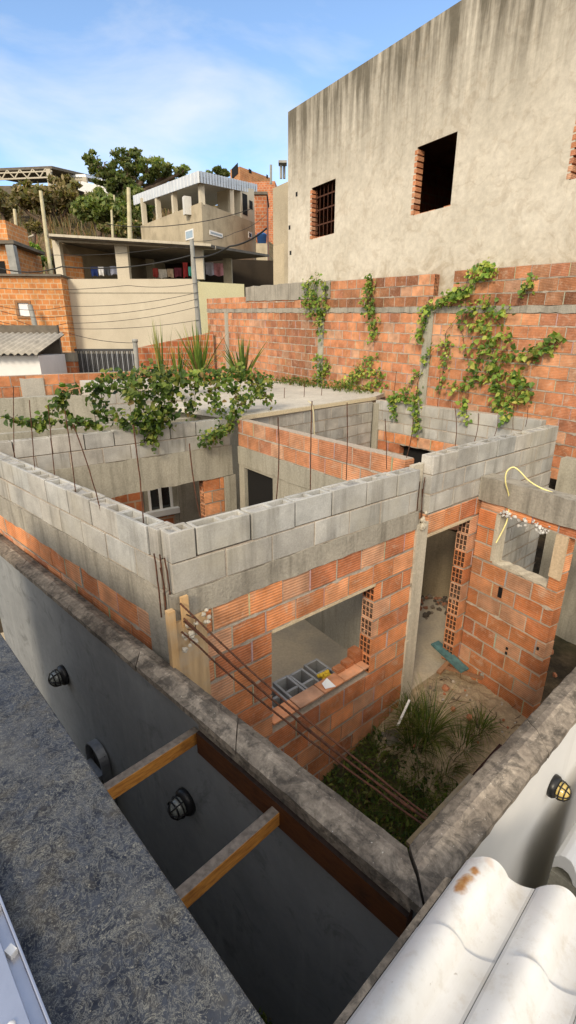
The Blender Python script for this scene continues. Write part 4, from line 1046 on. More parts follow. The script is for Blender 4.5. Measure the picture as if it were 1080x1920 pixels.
# ================================================================ BEIGE BUILDING
bb = thing('beige_building', 'large unfinished beige plastered building with three unglazed window openings', 'building', (5, 12, 0))
FBg = Frame(WU(-4.38), WU(9.0)); FBg.p = FBg.p - FBg.n * .17; 
def UB(px, py):
    p = W(px, py, xy(FBg.p), xy(FBg.p + FBg.u)); return FBg.u_of(p), p.z
ub0, zb_top = UB(540, 210); FBg.p = FBg.p + FBg.u * ub0; ob = 4.38
def panel(fr, u0, u1, z0, z1, holes, th, name, mat, parent):
    us = sorted({u0, u1, *[h[0] for h in holes], *[h[1] for h in holes]}); zs = sorted({z0, z1, *[h[2] for h in holes], *[h[3] for h in holes]})
    mb = MB()
    for a, b in zip(us[:-1], us[1:]):
        for c, d in zip(zs[:-1], zs[1:]):
            if any(h[0] <= a and b <= h[1] and h[2] <= c and d <= h[3] for h in holes): continue
            mb.add([fr.at(a, 0, c), fr.at(b, 0, c), fr.at(b, 0, d), fr.at(a, 0, d)], [(0, 1, 2, 3)])
            mb.add([fr.at(a, -th, c), fr.at(b, -th, c), fr.at(b, -th, d), fr.at(a, -th, d)], [(3, 2, 1, 0)])
    for h in holes:
        q = [(h[0], h[2]), (h[1], h[2]), (h[1], h[3]), (h[0], h[3])]
        for (a, b), (c, d) in zip(q, q[1:] + q[:1]): mb.add([fr.at(a, 0, b), fr.at(c, 0, d), fr.at(c, -th, d), fr.at(a, -th, b)], [(0, 3, 2, 1)])
    q = [(u0, z0), (u1, z0), (u1, z1), (u0, z1)]
    for (a, b), (c, d) in zip(q, q[1:] + q[:1]): mb.add([fr.at(a, 0, b), fr.at(c, 0, d), fr.at(c, -th, d), fr.at(a, -th, b)], [(0, 3, 2, 1)])
    return mb.build(name, mat, parent)
def hole(a, b, c, d): return (UB(*a)[0], UB(*b)[0], UB(*c)[1], UB(*d)[1])
H1, H2 = hole((584, 400), (627.5, 400), (606, 443), (606, 344)), hole((779, 330), (850, 330), (805, 396), (818, 262))
H3 = (UB(1073, 300)[0], UB(1073, 300)[0] + 1.0, UB(1073, 336)[1], H2[3])
panel(FBg, 0, 13.3, 3.0, zb_top, [H1, H2, H3], .02, 'facade', M['streaked'], bb)
for h in (H1, H2, H3):
    mb = MB()
    for a in (h[0] - .045, ): 
        n_ = int((h[3] - h[2]) / .1)
        for i in range(n_): FBg.box(mb, a + R.uniform(-.01, .006), h[0] + .02 + R.uniform(0, .015), -.17, .0045, h[2] + .015 + i * (h[3] - h[2] - .03) / n_, h[2] + (i + .88) * (h[3] - h[2] - .03) / n_, bcol(.25))
    n_ = 5
    for i in range(n_): FBg.box(mb, h[0] + i * (h[1] - h[0]) / n_ + .01, h[0] + (i + .9) * (h[1] - h[0]) / n_, -.17, -.022, h[2] - .03, h[2] + R.uniform(0, .025), bcol(.3))
    mb.build('brick_jamb', M['brick'], bb)
# interior shell so that the openings look into dark rooms
mb = MB()
def room(u0, u1, z0, z1, d, c):
    q = [(u0, z0), (u1, z0), (u1, z1), (u0, z1)]
    for (a, b), (c_, d_) in zip(q, q[1:] + q[:1]): mb.add([FBg.at(a, -.02, b), FBg.at(c_, -.02, d_), FBg.at(c_, -d, d_), FBg.at(a, -d, b)], [(0, 1, 2, 3)], c)
    mb.add([FBg.at(a, -d, b) for a, b in q], [(0, 1, 2, 3)], c)
room(.02, 3.0, 4.7, 7.6, 2.2, (.55, .5, .45)); room(3.1, 6.4, 4.7, 7.6, 4.5, (.45, .38, .32)); room(6.5, 13.2, 4.7, 7.6, 4.5, (.45, .38, .32))
mb.build('room', M['far_brick_red'], bb)
mb = MB(); mb.add([FBg.at(0, -.02, 3), FBg.at(13.3, -.02, 3), FBg.at(13.3, -8, 3), FBg.at(0, -8, 3), FBg.at(0, -.02, zb_top - .02), FBg.at(13.3, -.02, zb_top - .02), FBg.at(13.3, -8, zb_top - .02), FBg.at(0, -8, zb_top - .02)], [(1, 2, 6, 5), (2, 3, 7, 6), (3, 0, 4, 7), (4, 5, 6, 7)])
mb.build('shell', M['tan_plaster'], bb)
mb = MB()
for i in range(6): u = H1[0] + .06 + i * .15; mb.bar(FBg.at(u, -.10, H1[2]), FBg.at(u, -.10, H1[3]), .012, .012, up=FBg.n)
for z in (H1[2] + .3, H1[2] + .62, H1[2] + .9): mb.bar(FBg.at(H1[0], -.10, z), FBg.at(H1[1], -.10, z), .012, .03)
mb.build('window_grille', M['rust'], bb)
# broken plaster tongue through the gap, side wing
p0 = W(497, 350, WU(0), WU(1)); mb = MB(); uL = (V((p0.x, p0.y, 0)) - FBg.p).dot(FBg.u); FBg.box(mb, uL, -.002, -4, -.08, 3, p0.z); FBg.box(mb, uL, -.3, -.085, -.074, 4.5, p0.z - 1.4, (1.12, 1.1, 1.06)); mb.build('side_wing', M['tan_plaster'], bb)
mb = MB()
for px, py in ((535, 533), (533, 425), (546, 362)):
    p = W(px, py - 60 if py > 500 else py, WU(0), WU(1)); u = (V((p.x, p.y, 0)) - FBg.p).dot(FBg.u); FBg.box(mb, u - .04, u + .04, -.076 if u < 0 else -.001, -.07 if u < 0 else .003, p.z - .05, p.z + .05)
mb.build('pipe_hole', M['black_void'], bb)
# little frame standing on the wing
tk = thing('roof_stand', 'thin metal stand with a small flat top on the roof behind the beige building corner', 'stand', D(530, 335, 22))
mb = MB(); a = D(527, 335, 22); b = D(527, 308, 22); mb.tube([a, b], .05, 6); a2 = D(533, 335, 22.2); mb.tube([a2, D(533, 308, 22.2)], .05, 6); mb.build('leg', M['grey_pole'], tk)
mb = MB(); mb.cbox(D(530, 306, 22), .32, .4, .08); mb.build('top_plate', M['grey_pole'], tk)

# ================================================================ TERRACE BUILDING ACROSS THE STREET
tbg = thing('terrace_building', 'cream walled building with an open roofed terrace and washing lines across the street', 'building', D(250, 600, 22))
def dz(px, py, f): return D(px, py, f)
fy = 22.0
Fw = Frame(D(128, 600, fy), D(373, 600, fy)); 
z0, z1 = D(133, 660, fy).z, D(230, 523, fy).z; ztop = D(100, 445, fy).z
mb = MB(); Fw.box(mb, 0, Fw.L, -8, 0, z0 - 1.0, z1); mb.build('wall', M['cream_plaster'], tbg)
mb = MB(); Fw.box(mb, 0, Fw.L, -.3, .012, z1 - .55, z1 - .50, (.8, .8, .78)); mb.build('band', M['pale_plaster'], tbg)
yb_ = D(373, 560, fy); ye = D(458, 545, 22.9); Fy = Frame(yb_, ye); mb = MB(); Fy.box(mb, .0, Fy.L, -5, 0, z0 - 1, z1 - .1); mb.build('side_wall', M['yellow_plaster'], tbg)
def pil(name, px, f, w, za, zb, mat='cream_plaster'):
    p = D(px, 500, f); mb = MB(); mb.cbox((p.x, p.y, (za + zb) / 2), w, .3, zb - za); return mb.build(name, M[mat], tbg)
pil('pillar', 113, 22.2, .28, z1, ztop - .1); pil('pillar', 232, 22.2, .50, z1, ztop - .15); pil('pillar', 371, 22.2, .5, z1, ztop - .2)
pil('pillar', 282, 26.5, .35, z1, ztop - .1, 'tan_plaster'); pil('pillar', 427, 25.5, .4, z1 - .3, ztop - .25, 'tan_plaster')
# terrace end wall and back wall, roof shade painted into their tones
mb = MB(); p = D(108, 500, 22.4); mb.box((p.x, p.y, z1), (3.2, 5.5, 0), (.0, .2, 0), (0, 0, ztop - z1 - .1), (.6, .55, .5)); mb.build('terrace_end_wall', M['tan_plaster'], tbg)
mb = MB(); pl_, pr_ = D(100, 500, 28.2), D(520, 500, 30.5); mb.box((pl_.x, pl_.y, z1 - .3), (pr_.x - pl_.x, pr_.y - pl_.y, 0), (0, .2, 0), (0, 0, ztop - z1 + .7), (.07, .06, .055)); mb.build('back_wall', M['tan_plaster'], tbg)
mb = MB(); p = D(118, 512, 22.3); mb.box((p.x, p.y, z1), (.55, .8, 0), (0, .1, 0), (0, 0, 1.0)); mb.build('brick_infill', M['far_brick'], tbg)
mb = MB(); zt = z1
r0, r1, r2_, r3 = D(88, 440, 21.5), D(396, 459, 21.5), D(505, 474, 28.5), D(240, 452, 31)
r3.z = r0.z + .2; r2_.z = D(497, 471, 27.5).z
mb.hexa([r0 - V((0, 0, .10)), r1 - V((0, 0, .10)), r2_ - V((0, 0, .10)), r3 - V((0, 0, .10)), r0, r1, r2_, r3], (1, 1, 1)); mb.build('roof', M['roof_dark'], tbg)
mb = MB(); mb.bar(r0 + V((.1, -.05, -.02)), r1 + V((0, -.05, -.02)), .05, .09); mb.bar(D(108, 450, 21.9), D(405, 465, 21.9), .08, .13); mb.build('roof_beam', M['pale_plaster'], tbg)
# laundry
cl = []
def cloth(label, px0, px1, py0, py1, f, col, grp='washing hung on the terrace'):
    a, b, c = D(px0, py0, f), D(px1, py0, f), D(px0, py1, f); mb = MB(); w_ = b - a; h_ = a.z - c.z; ph = R.uniform(0, 6)
    mb.grid(lambda s, t: a + w_ * s + V((0, .07 * math.sin(s * 9 + ph) * t + .03 * math.sin(t * 5 + ph), -h_ * t * (1 + .06 * math.sin(s * 6 + ph)))), 10, 6, col)
    tag(mb.build('hanging_cloth', M['cloth']), label, 'laundry', grp)
cloth('navy blue cloth leftmost on the terrace washing line', 169, 183, 500, 518, 22.8, (.02, .035, .13))
cloth('white cloth beside the navy one on the terrace line', 183, 194, 500, 517, 22.8, (.75, .75, .76))
cloth('charcoal cloth between the white cloth and the grey one', 194, 205, 500, 516, 22.8, (.07, .075, .09))
cloth('pale grey blue cloth next to the terrace pillar', 205, 222, 499, 515, 22.8, (.30, .32, .42))
cloth('dark red cloth near the inner terrace pillar', 286, 296, 503, 520, 23.5, (.32, .06, .05))
cloth('white patterned cloth on the middle washing line', 297, 312, 505, 521, 23.5, (.62, .58, .52))
cloth('cream cloth beside the white patterned one', 313, 325, 504, 520, 23.5, (.55, .42, .30))
cloth('maroon cloth in the middle of the terrace line', 326, 340, 502, 519, 23.5, (.20, .05, .07))
cloth('red long cloth hanging highest near the street pole', 342, 351, 492, 520, 23.3, (.45, .06, .06))
cloth('turquoise cloth against the street pole', 353, 361, 500, 518, 22.6, (.10, .38, .34))
cloth('grey and pink sheet on the side of the terrace', 385, 400, 492, 516, 24.0, (.35, .33, .38))
cloth('large pink patterned sheet at the terrace side opening', 400, 418, 494, 517, 24.5, (.48, .22, .24))

# ================================================================ BRICK HOUSES AT LEFT
bh = thing('brick_house', 'orange brick house with one small white framed window at the left edge', 'house', D(60, 600, 21))
Fb = Frame(D(-90, 590, 21.0), D(124, 590, 21.3)); zt = D(60, 517, 21).z; 
wa, wb = D(26, 563, 21.1), D(60, 597, 21.1); ua_, ub_ = Fb.u_of(wa), Fb.u_of(wb)
panel(Fb, 0, Fb.L, 1.2, zt, [(ua_, ub_, wb.z, wa.z)], 3.0, 'wall', M['far_brick'], bh)
mb = MB(); Fb.box(mb, -.1, Fb.L + .05, -3.1, .12, zt, zt + .08); mb.build('roof_edge', M['roof_dark'], bh)
mb = MB(); w_ = .09
for a, b, c, d in ((ua_, ub_, wb.z, wb.z + w_), (ua_, ub_, wa.z - w_, wa.z), (ua_, ua_ + w_, wb.z + w_, wa.z - w_), (ub_ - w_, ub_, wb.z + w_, wa.z - w_)): FBx = Fb.box(mb, a, b, -.1, .03, c, d, (.55, .4, .32))
wn_ = mb.build('window', M['raw'] if 'raw' in M else M['board'], bh)
mb = MB(); um = (ua_ + ub_) / 2 + .18; Fb.box(mb, ua_ + w_, um, -.06, -.03, wb.z + w_, wa.z - w_); mb.build('white_panel', M['white_sheet'], wn_)
mb = MB(); Fb.box(mb, um, ub_ - w_, -.12, -.09, wb.z + w_, wa.z - w_); mb.build('pane', M['glass_dark'], wn_)
lp = MB(); lp.tube([D(56, 572, 20.8), D(79, 660, 20.5)], .10, 8); tag(lp.build('drain_pipe', M['grey_pole']), 'leaning grey brown pipe in front of the orange brick house', 'pipe')
bh2 = thing('upper_brick_house', 'upper orange brick house with a pale post cut by the left picture edge', 'house', D(5, 480, 25))
mb = MB(); a, b = D(-70, 500, 25), D(24, 500, 25); mb.box((a.x, a.y, 4), (b.x - a.x, 0, 0), (0, 3, 0), (0, 0, D(0, 460, 25).z - 4)); mb.build('wall', M['far_brick'], bh2)
mb = MB(); a, b = D(-70, 441, 25.6), D(14, 441, 25.6); mb.box((a.x, a.y, D(0, 460, 25).z + .15), (b.x - a.x, 0, 0), (0, 2, 0), (0, 0, 1.0)); mb.build('parapet', M['far_brick'], bh2)
mb = MB(); a, b = D(-70, 458, 24.6), D(26, 458, 24.6); mb.box((a.x, a.y, D(0, 460, 25).z + .003), (b.x - a.x, 0, 0), (0, 3, 0), (0, 0, .14)); mb.build('slab', M['roof_dark'], bh2)
mb = MB(); mb.bar(D(31, 517, 24.4), D(20, 460, 24.4), .35, .3, up=V((0, 1, 0))); mb.build('post', M['grey_pole'], bh2)
mb = MB(); a = D(0, 505, 24.95); mb.box((a.x - .5, 24.97, a.z - .35), (.75, 0, 0), (0, .02, 0), (0, 0, .7)); mb.build('window', M['black_void'], bh2)

# small white house with fibre cement roof, gate, pier
wh = thing('white_house', 'small white house with a corrugated fibre cement roof at the left edge', 'house', D(30, 670, 14))
a, b = D(-120, 690, 13.5), D(76, 690, 13.8); za, zb_ = 1.4, D(40, 667, 13.6).z
Fh2 = Frame(a, b); mb = MB(); Fh2.box(mb, 0, Fh2.L, -2.2, 0, za, zb_); mb.build('wall', M['white_paint'], wh)
def corrug(parent, name, fr, u0, u1, w0, zw0, w1, zw1, pitch, amp, mat, th=.02):
    n_ = int((u1 - u0) / pitch * 6); mb = MB()
    for zz, flip in ((0, 0), (-th, 1)):
        vs_ = []
        for i in range(n_ + 1):
            u = u0 + (u1 - u0) * i / n_; h_ = amp * math.sin(2 * math.pi * (u - u0) / pitch)
            vs_ += [fr.at(u, w0, zw0 + h_ + zz), fr.at(u, w1, zw1 + h_ + zz)]
        mb.add(vs_, [(2 * i, 2 * i + 2, 2 * i + 3, 2 * i + 1) if not flip else (2 * i, 2 * i + 1, 2 * i + 3, 2 * i + 2) for i in range(n_)], smooth=True)
    k = 2 * (n_ + 1)
    for i in range(n_): mb.f.append((2 * i, k + 2 * i, k + 2 * i + 2, 2 * i + 2)); mb.c.append((.7, .7, .7)); mb.sm.append(False)
    return mb.build(name, mat, parent)
corrug(wh, 'roof', Fh2, -.1, Fh2.L + .1, .30, zb_ + .06, -2.3, zb_ + .62, .18, .03, M['fibre_cement'])
mb = MB(); Fh2.box(mb, -.1, Fh2.L - .15, -2.5, -2.35, za, zb_ + .85); mb.build('ridge_wall', M['roof_dark'], wh)
pr = thing('gate_pier_wall', 'short brick wall with a grey cap between the white house and the black gate', 'wall', D(110, 690, 16))
a, b = D(72, 680, 16.2), D(142, 680, 16.2); Fp_ = Frame(a, b); zt = D(100, 661, 16.2).z; mb = MB(); Fp_.box(mb, 0, Fp_.L, -.2, 0, 1.3, zt - .28); mb.build('brick_face', M['far_brick_red'], pr)
mb = MB(); Fp_.box(mb, -.05, Fp_.L + .02, -.22, .02, zt - .278, zt); mb.build('cap', M['beam_concrete'], pr)
gt = thing('street_gate', 'black metal bar gate behind the vines under the cream wall', 'gate', D(200, 690, 16.4))
a, b = D(143, 680, 16.4), D(252, 680, 16.4); Fg_ = Frame(a, b); zt = D(200, 657, 16.4).z; zb_ = D(200, 694, 16.4).z - .6
nb_ = 34
for i in range(nb_):
    mb = MB(); u = .04 + (Fg_.L - .08) * i / (nb_ - 1); mb.bar(Fg_.at(u, 0, zb_), Fg_.at(u, 0, zt - .02), .035, .035, (1.6, 1.6, 1.6), up=Fg_.n); mb.build('bar', M['steel'] if i % 3 == 0 else M['gate_metal'], gt)
mb = MB(); Fg_.box(mb, 0, Fg_.L, -.03, .03, zt - .02, zt + .05); Fg_.box(mb, 0, Fg_.L, -.06, -.022, zb_, zt - .1, (.3, .3, .3)); mb.build('frame', M['gate_metal'], gt)
gp = MB(); gp.tube([D(258, 700, 16.0), D(253, 640, 16.0)], .075, 10); gp.lathe([(.0, .04), (.09, .03), (.09, -.06), (.0, -.07)], D(253, 638, 16.0), (0, 0, 1), 10)
tag(gp.build('gate_post', M['grey_pole']), 'short grey round post with a cap at the right end of the black gate', 'post')
rw = thing('street_brick_wall', 'orange street wall behind the tall spiky plants right of the gate', 'wall', D(300, 680, 16.6))
a, b = D(262, 680, 16.4), D(402, 680, 17.6); Fr_ = Frame(a, b); mb = MB(); zt0, zt1 = D(265, 652, 16.4).z, D(345, 640, 17.0).z
mb.hexa([Fr_.at(0, -.2, 1.3), Fr_.at(0, 0, 1.3), Fr_.at(Fr_.L, 0, 1.3), Fr_.at(Fr_.L, -.2, 1.3), Fr_.at(0, -.2, zt0), Fr_.at(0, 0, zt0), Fr_.at(Fr_.L, 0, zt1 + .3), Fr_.at(Fr_.L, -.2, zt1 + .3)]); mb.build('brick_face', M['far_brick_red'], rw)

# ================================================================ HOUSE WITH METAL ROOF ON THE HILL
mh = thing('metal_roof_house', 'tan two storey house with an open attic under a white ribbed metal roof', 'house', D(380, 450, 34))
c0 = D(380, 430, 34); cl_ = D(264, 430, 40); cr = D(478, 430, 39)
zc, zl, zr = D(380, 379, 34).z, D(265, 414, 40).z, D(478, 397, 39).z
zb_ = 6.0; cb_ = V((cl_.x + cr.x - c0.x, cl_.y + cr.y - c0.y, 0))
zbk = zl
mb = MB(); mb.prism([xy(c0), xy(cr), xy(cb_), xy(cl_)], zb_, [zc, zc - .05, zc - .1, zc - .05]); mb.build('wall', M['tan_plaster'], mh)
rz = D(375, 326, 34).z
fr_, fl_, fr2 = D(374, 332, 33.5), D(252, 380, 41), D(482, 358, 39.6)
fr_.z = zc + 2.0; 
top = [V((fl_.x, fl_.y, D(252, 375, 41).z)), V((fr_.x, fr_.y, D(376, 330, 33.5).z)), V((fr2.x, fr2.y, D(482, 354, 39.6).z))]
bk_ = top[0] + top[2] - top[1]; bk_.z = max(top[0].z, top[2].z) + .2
mb = MB(); mb.hexa([top[0] - V((0, 0, .08)), top[1] - V((0, 0, .08)), top[2] - V((0, 0, .08)), bk_ - V((0, 0, .08)), top[0], top[1], top[2], bk_], (.35, .35, .35)); mb.build('roof', M['tin_roof'], mh)
for nm_, a, b in (('fascia', top[0], top[1]), ('fascia', top[1], top[2])):
    mb = MB(); n_ = 22; hgt = .26; nv = V(((b - a).y, -(b - a).x, 0)).normalized()
    for i in range(n_):
        p = a.lerp(b, i / n_); q = a.lerp(b, (i + .72) / n_); q2 = a.lerp(b, (i + 1) / n_); o1 = nv * .07
        zz = V((0, 0, hgt)); lo = V((0, 0, -.34))
        mb.add([p + o1 + lo, q + o1 + lo, q + o1 + zz, p + o1 + zz, q2 + o1 * .2 + lo, q2 + o1 * .2 + zz], [(0, 1, 2, 3)]); mb.add([q + o1 + lo, q2 + o1 * .2 + lo, q2 + o1 * .2 + zz, q + o1 + zz], [(0, 1, 2, 3)], (.4, .4, .43))
    mb.add([a + V((0, 0, -.34)), b + V((0, 0, -.34)), b + V((0, 0, hgt - .01)), a + V((0, 0, hgt - .01))], [(3, 2, 1, 0)], (.5, .5, .5)); mb.build(nm_, M['tin_roof'], mh)
def roofz(x, y):    # height of the roof plane
    a, b, c = top[1], top[0], top[2]; n_ = (b - a).cross(c - a); return a.z - (n_.x * (x - a.x) + n_.y * (y - a.y)) / n_.z - .1
for side, a, b, ts in (('l', c0, cl_, (.0, .40, .67, .93)), ('r', c0, cr, (.52,))):
    for t_ in ts:
        p = V((a.x, a.y, 0)).lerp(V((b.x, b.y, 0)), t_) + (V((.0, .25, 0)))
        mb = MB(); mb.cbox((p.x, p.y, (zc - .1 + roofz(p.x, p.y)) / 2), .30, .30, roofz(p.x, p.y) - zc + .1, .6); mb.build('post', M['cream_plaster'], mh)
bx = V((c0.x, c0.y, 0)).lerp(V((cr.x, cr.y, 0)), .72); ex = V((cr.x, cr.y, 0)); dd_ = (ex - bx); ndir = V((-dd_.y, dd_.x, 0)).normalized()
mb = MB(); mb.hexa([V((*xy(bx), zc - .06)) , V((*xy(ex), zc - .06)), V((*xy(ex + ndir * 2), zc - .06)), V((*xy(bx + ndir * 2), zc - .06))] + [V((*xy(p), roofz(p.x, p.y))) for p in (bx, ex, ex + ndir * 2, bx + ndir * 2)]); mb.build('attic_room', M['cream_plaster'], mh)
nr = V((dd_.y, -dd_.x, 0)).normalized()
for s_, w_, za_, zz_ in ((.10, .35, .25, 1.5), (.6, .25, .75, 1.25)):
    mb = MB(); p = bx + dd_ * s_ + nr * .01; mb.box(V((p.x, p.y, zc + za_ - .06)), dd_ * w_, nr * .01, V((0, 0, zz_ - za_)), (1, 1, 1)); mb.build('opening', M['black_void'], mh)
def wallwin(a, b, px0, py0, px1, py1, mat='pane', fr=.08):
    p, q = W(px0, py0, xy(a), xy(b)), W(px1, py1, xy(a), xy(b)); d_ = V((q.x - p.x, q.y - p.y, 0)); n_ = V((d_.y, -d_.x, 0)).normalized(); mb = MB(); mb.box(V((p.x, p.y, q.z)) + n_ * .01, d_, n_ * .03, V((0, 0, p.z - q.z)), (.9, .9, .9))
    w_ = mb.build('window', M['white_paint'], mh); mb = MB(); du = d_.normalized(); mb.box(V((p.x, p.y, q.z + fr)) + du * fr + n_ * .042, d_ - du * 2 * fr, n_ * .005, V((0, 0, p.z - q.z - 2 * fr))); mb.build('pane', M[mat], w_)
wallwin(cl_, c0, 348, 433, 364, 447); wallwin(c0, cr, 392, 431, 417, 447); wallwin(c0, cr, 465, 434, 472, 448, 'glass_dark')
mb = MB(); p = W(352, 388, xy(cl_), xy(c0)); mb.cbox((p.x, p.y - .2, p.z), .45, .4, 1.0, .5); mb.build('water_meter_box', M['white_render'], mh)
sv = thing('narrow_brick_house', 'narrow brick side house between the metal roofed house and the beige building', 'house', D(490, 410, 36))
mb = MB(); p = D(488, 400, 36.5); mb.cbox((p.x + .1, 37.2, (6 + D(488, 372, 36.5).z) / 2), .72, 3, D(488, 372, 36.5).z - 6, 0, (.75, .72, .7)); mb.build('wall', M['far_brick_red'], sv)
mb = MB(); mb.cbox((p.x + .1, 37.2, D(488, 372, 36.5).z + .08), .85, 3.2, .15); mb.build('roof_slab', M['roof_dark'], sv)
wt = thing('water_tank', 'small blue water tank beside the narrow brick house', 'water tank', D(491, 460, 34.5))
mb = MB(); mb.lathe([(0, 0), (.27, 0), (.32, .5), (.35, .52), (.32, .56), (.16, .64), (0, .66)], D(491, 458, 34.5), (0, 0, 1), 16); mb.build('body', M['blue_plastic'], wt)
mb = MB(); p = D(491, 458, 34.5); mb.cbox((p.x, p.y, (p.z - .01 + 5) / 2), .7, .7, p.z - .01 - 5); mb.build('plinth', M['tan_plaster'], wt)
ob_ = thing('hilltop_brick_building', 'bare orange brick building with square openings on the hilltop skyline', 'building', D(465, 330, 62))
c1_ = D(450, 330, 60); c2_ = D(508, 330, 66); c3_ = D(432, 330, 63)
mb = MB(); zt = D(470, 312, 60).z; q = [xy(c3_), xy(c1_), xy(c2_), (c2_.x - 2, c2_.y + 6)]; mb.prism(q, 8, [D(434, 318, 63).z, zt, D(508, 334, 66).z, zt]); mb.build('wall', M['far_brick'], ob_)
for a, b, px0, py0, px1, py1 in ((c1_, c2_, 466, 316, 471, 326), (c1_, c2_, 499, 327, 502, 335), (c3_, c1_, 435, 317, 447, 325)):
    p, q_ = W(px0, py0, xy(a), xy(b)), W(px1, py1, xy(a), xy(b)); d_ = V((q_.x - p.x, q_.y - p.y, 0)); n_ = V((d_.y, -d_.x, 0)).normalized(); mb = MB(); mb.box(V((p.x, p.y, q_.z)) + n_ * .02, d_, n_ * .03, V((0, 0, p.z - q_.z))); mb.build('window', M['black_void'], ob_)
mb = MB(); p = c1_.lerp(c2_, .25); mb.cbox((c1_.x + 1.2, c1_.y - 1.2, D(480, 345, 58).z - 3), 5.5, 3, 6, -.1); mb.build('lower_wing', M['far_brick_red'], ob_)
an = MB(); an.tube([D(508, 345, 50), D(508, 309, 50)], .10, 6); tag(an.build('thin_mast', M['grey_pole']), 'thin grey mast against the sky beside the hilltop brick building', 'mast')

# hilltop sheds
def shed(label, f, pxa, pxb, yt0, yt1, yb, white=False):
    root = thing('open_shed', label, 'shed', D((pxa + pxb) / 2, yb, f)); a, b = D(pxa, yt0, f), D(pxb, yt1, f)
    mb = MB(); mb.hexa([a - V((0, 0, .25)), b - V((0, 0, .25)), b + V((3, 7, .6)), a + V((3, 7, .6)), a, b, b + V((3, 7, .85)), a + V((3, 7, .85))]); mb.build('roof', M['galv'] if white else M['roof_dark'], root)
    mb = MB(); mb.bar(a + V((0, -.1, -.5)), b + V((0, -.1, -.5)), .12, .12)
    n_ = 14
    for i in range(n_): p = a.lerp(b, i / n_) + V((0, -.1, -.25 if i % 2 else -1.0)); q_ = a.lerp(b, (i + 1) / n_) + V((0, -.1, -1.0 if i % 2 else -.25)); mb.bar(p, q_, .10, .10)
    mb.bar(a + V((0, -.1, -1.05)), b + V((0, -.1, -1.05)), .14, .14); mb.build('truss', M['pale_plaster'], root)
    for t_ in (.06, .96):
        p = a.lerp(b, t_); zb = D(pxa, yb, f).z; mb = MB(); mb.cbox((p.x, p.y, (p.z - .3 + zb) / 2), .45, .4, p.z - .3 - zb); mb.build('post', M['pale_plaster'], root)
    mb = MB(); c = a.lerp(b, .5); mb.box((a.x, a.y + 7, D(pxa, yb, f).z - 2), (b.x - a.x + 3, 0, 0), (0, .2, 0), (0, 0, a.z - D(pxa, yb, f).z + 2.4), (.15, .15, .15)); mb.build('back_wall', M['roof_dark'], root)
shed('large dark shed with a pale roof truss at the top left skyline', 60, -70, 97, 318, 311, 372)
shed('smaller shed with a white roof edge beside the big tree on the hill', 63, 124, 160, 327, 327, 365, True)
for px, py, w_, h_, lab in ((172, 335, 1.9, 1.3, 'white sheet leaning under the hill tree'), (146, 330, 1.2, .8, 'small white panel left of the leaning sheet on the hill')):
    mb = MB(); p = D(px, py + 26, 59); mb.box(p, (w_, .2, -.3), (0, .05, 0), (.5, 0, h_)); tag(mb.build('leaning_sheet', M['white_sheet']), lab, 'panel')

# ================================================================ POLES AND CABLES
def pole(label, x0, y0, x1, y1, f, r, mat='pale_pole', arm=None):
    root = thing('utility_pole', label, 'pole', D(x1, y1, f)); mb = MB(); mb.tube([D(x1, y1 + 12, f), D(x0, y0, f)], r, 8, r2=r * .75); mb.build('shaft', M[mat], root)
    if arm:
        mb = MB(); mb.tube([D(*a, f) for a in arm], .05, 6); mb.build('lamp_arm', M['pale_plaster'], root)
    return root
pole('pale leaning post shortest on the left of the hill with a lamp arm', 27, 392, 40, 512, 28, .10, arm=[(37, 470), (43, 455), (52, 446), (63, 441)])
pole('tall pale leaning pole left of the terrace roof', 76, 358, 97, 510, 27, .11)
pole('thin short pale post above the terrace roof', 209, 394, 212, 440, 33, .085)
pole('thick pale post beside the metal roofed house', 241, 352, 244, 442, 33, .15)
pole('faint thin post on the hill above the terrace roof', 214, 366, 215, 395, 45, .09)
pole('slim grey street pole in front of the cream terrace wall', 359, 449, 377, 655, 19.5, .10, 'grey_pole')
def cable(label, pts, f0, f1, sag=.15, r=.009):
    a = [D(x, y, f0 + (f1 - f0) * i / (len(pts) - 1)) for i, (x, y) in enumerate(pts)]; mb = MB(); out = []
    for p, q in zip(a[:-1], a[1:]):
        for k in range(10): t_ = k / 10; out.append(p.lerp(q, t_) - V((0, 0, sag * 4 * t_ * (1 - t_))))
    out.append(a[-1]); mb.tube(out, r, 5); tag(mb.build('overhead_cable', M['cable']), label, 'cable', 'overhead cables along the street')
cable('thick dark cable drooping from the left edge to the street pole above the brick house', [(-20, 497), (115, 500), (361, 478)], 19, 19.5, .2, .022)
cable('bundle of black cable rising from the street pole to the beige building', [(361, 483), (430, 462), (500, 428)], 19.5, 17, .1, .028)
cable('thin cable level with the top of the cream wall', [(-10, 540), (240, 535), (372, 530)], 18.5, 19.4, .1)
cable('thin cable crossing the upper part of the cream wall', [(-10, 572), (125, 574), (372, 548)], 18.5, 19.4, .15)
cable('cable sloping across the middle of the cream wall', [(-10, 580), (125, 592), (372, 560)], 18.5, 19.4, .15)
cable('cable across the cream wall below the middle', [(-10, 606), (125, 606), (372, 575)], 18.5, 19.4, .15)
cable('lowest long cable over the brick house and cream wall', [(-10, 600), (125, 616), (373, 600)], 18.5, 19.4, .12)
cable('service wire running down to the gate post', [(25, 598), (130, 625), (253, 643)], 19, 16, .08)
cable('high thin cable passing before the metal roofed house', [(95, 478), (330, 462), (361, 455)], 19, 19.5, .1)
cable('cable from the street pole past the lower windows of the metal roofed house', [(361, 452), (440, 436), (500, 402)], 19.5, 24, .1)
cable('upper cable crossing the tan face of the metal roofed house', [(200, 420), (330, 422), (470, 392)], 26, 27, .1, .018)

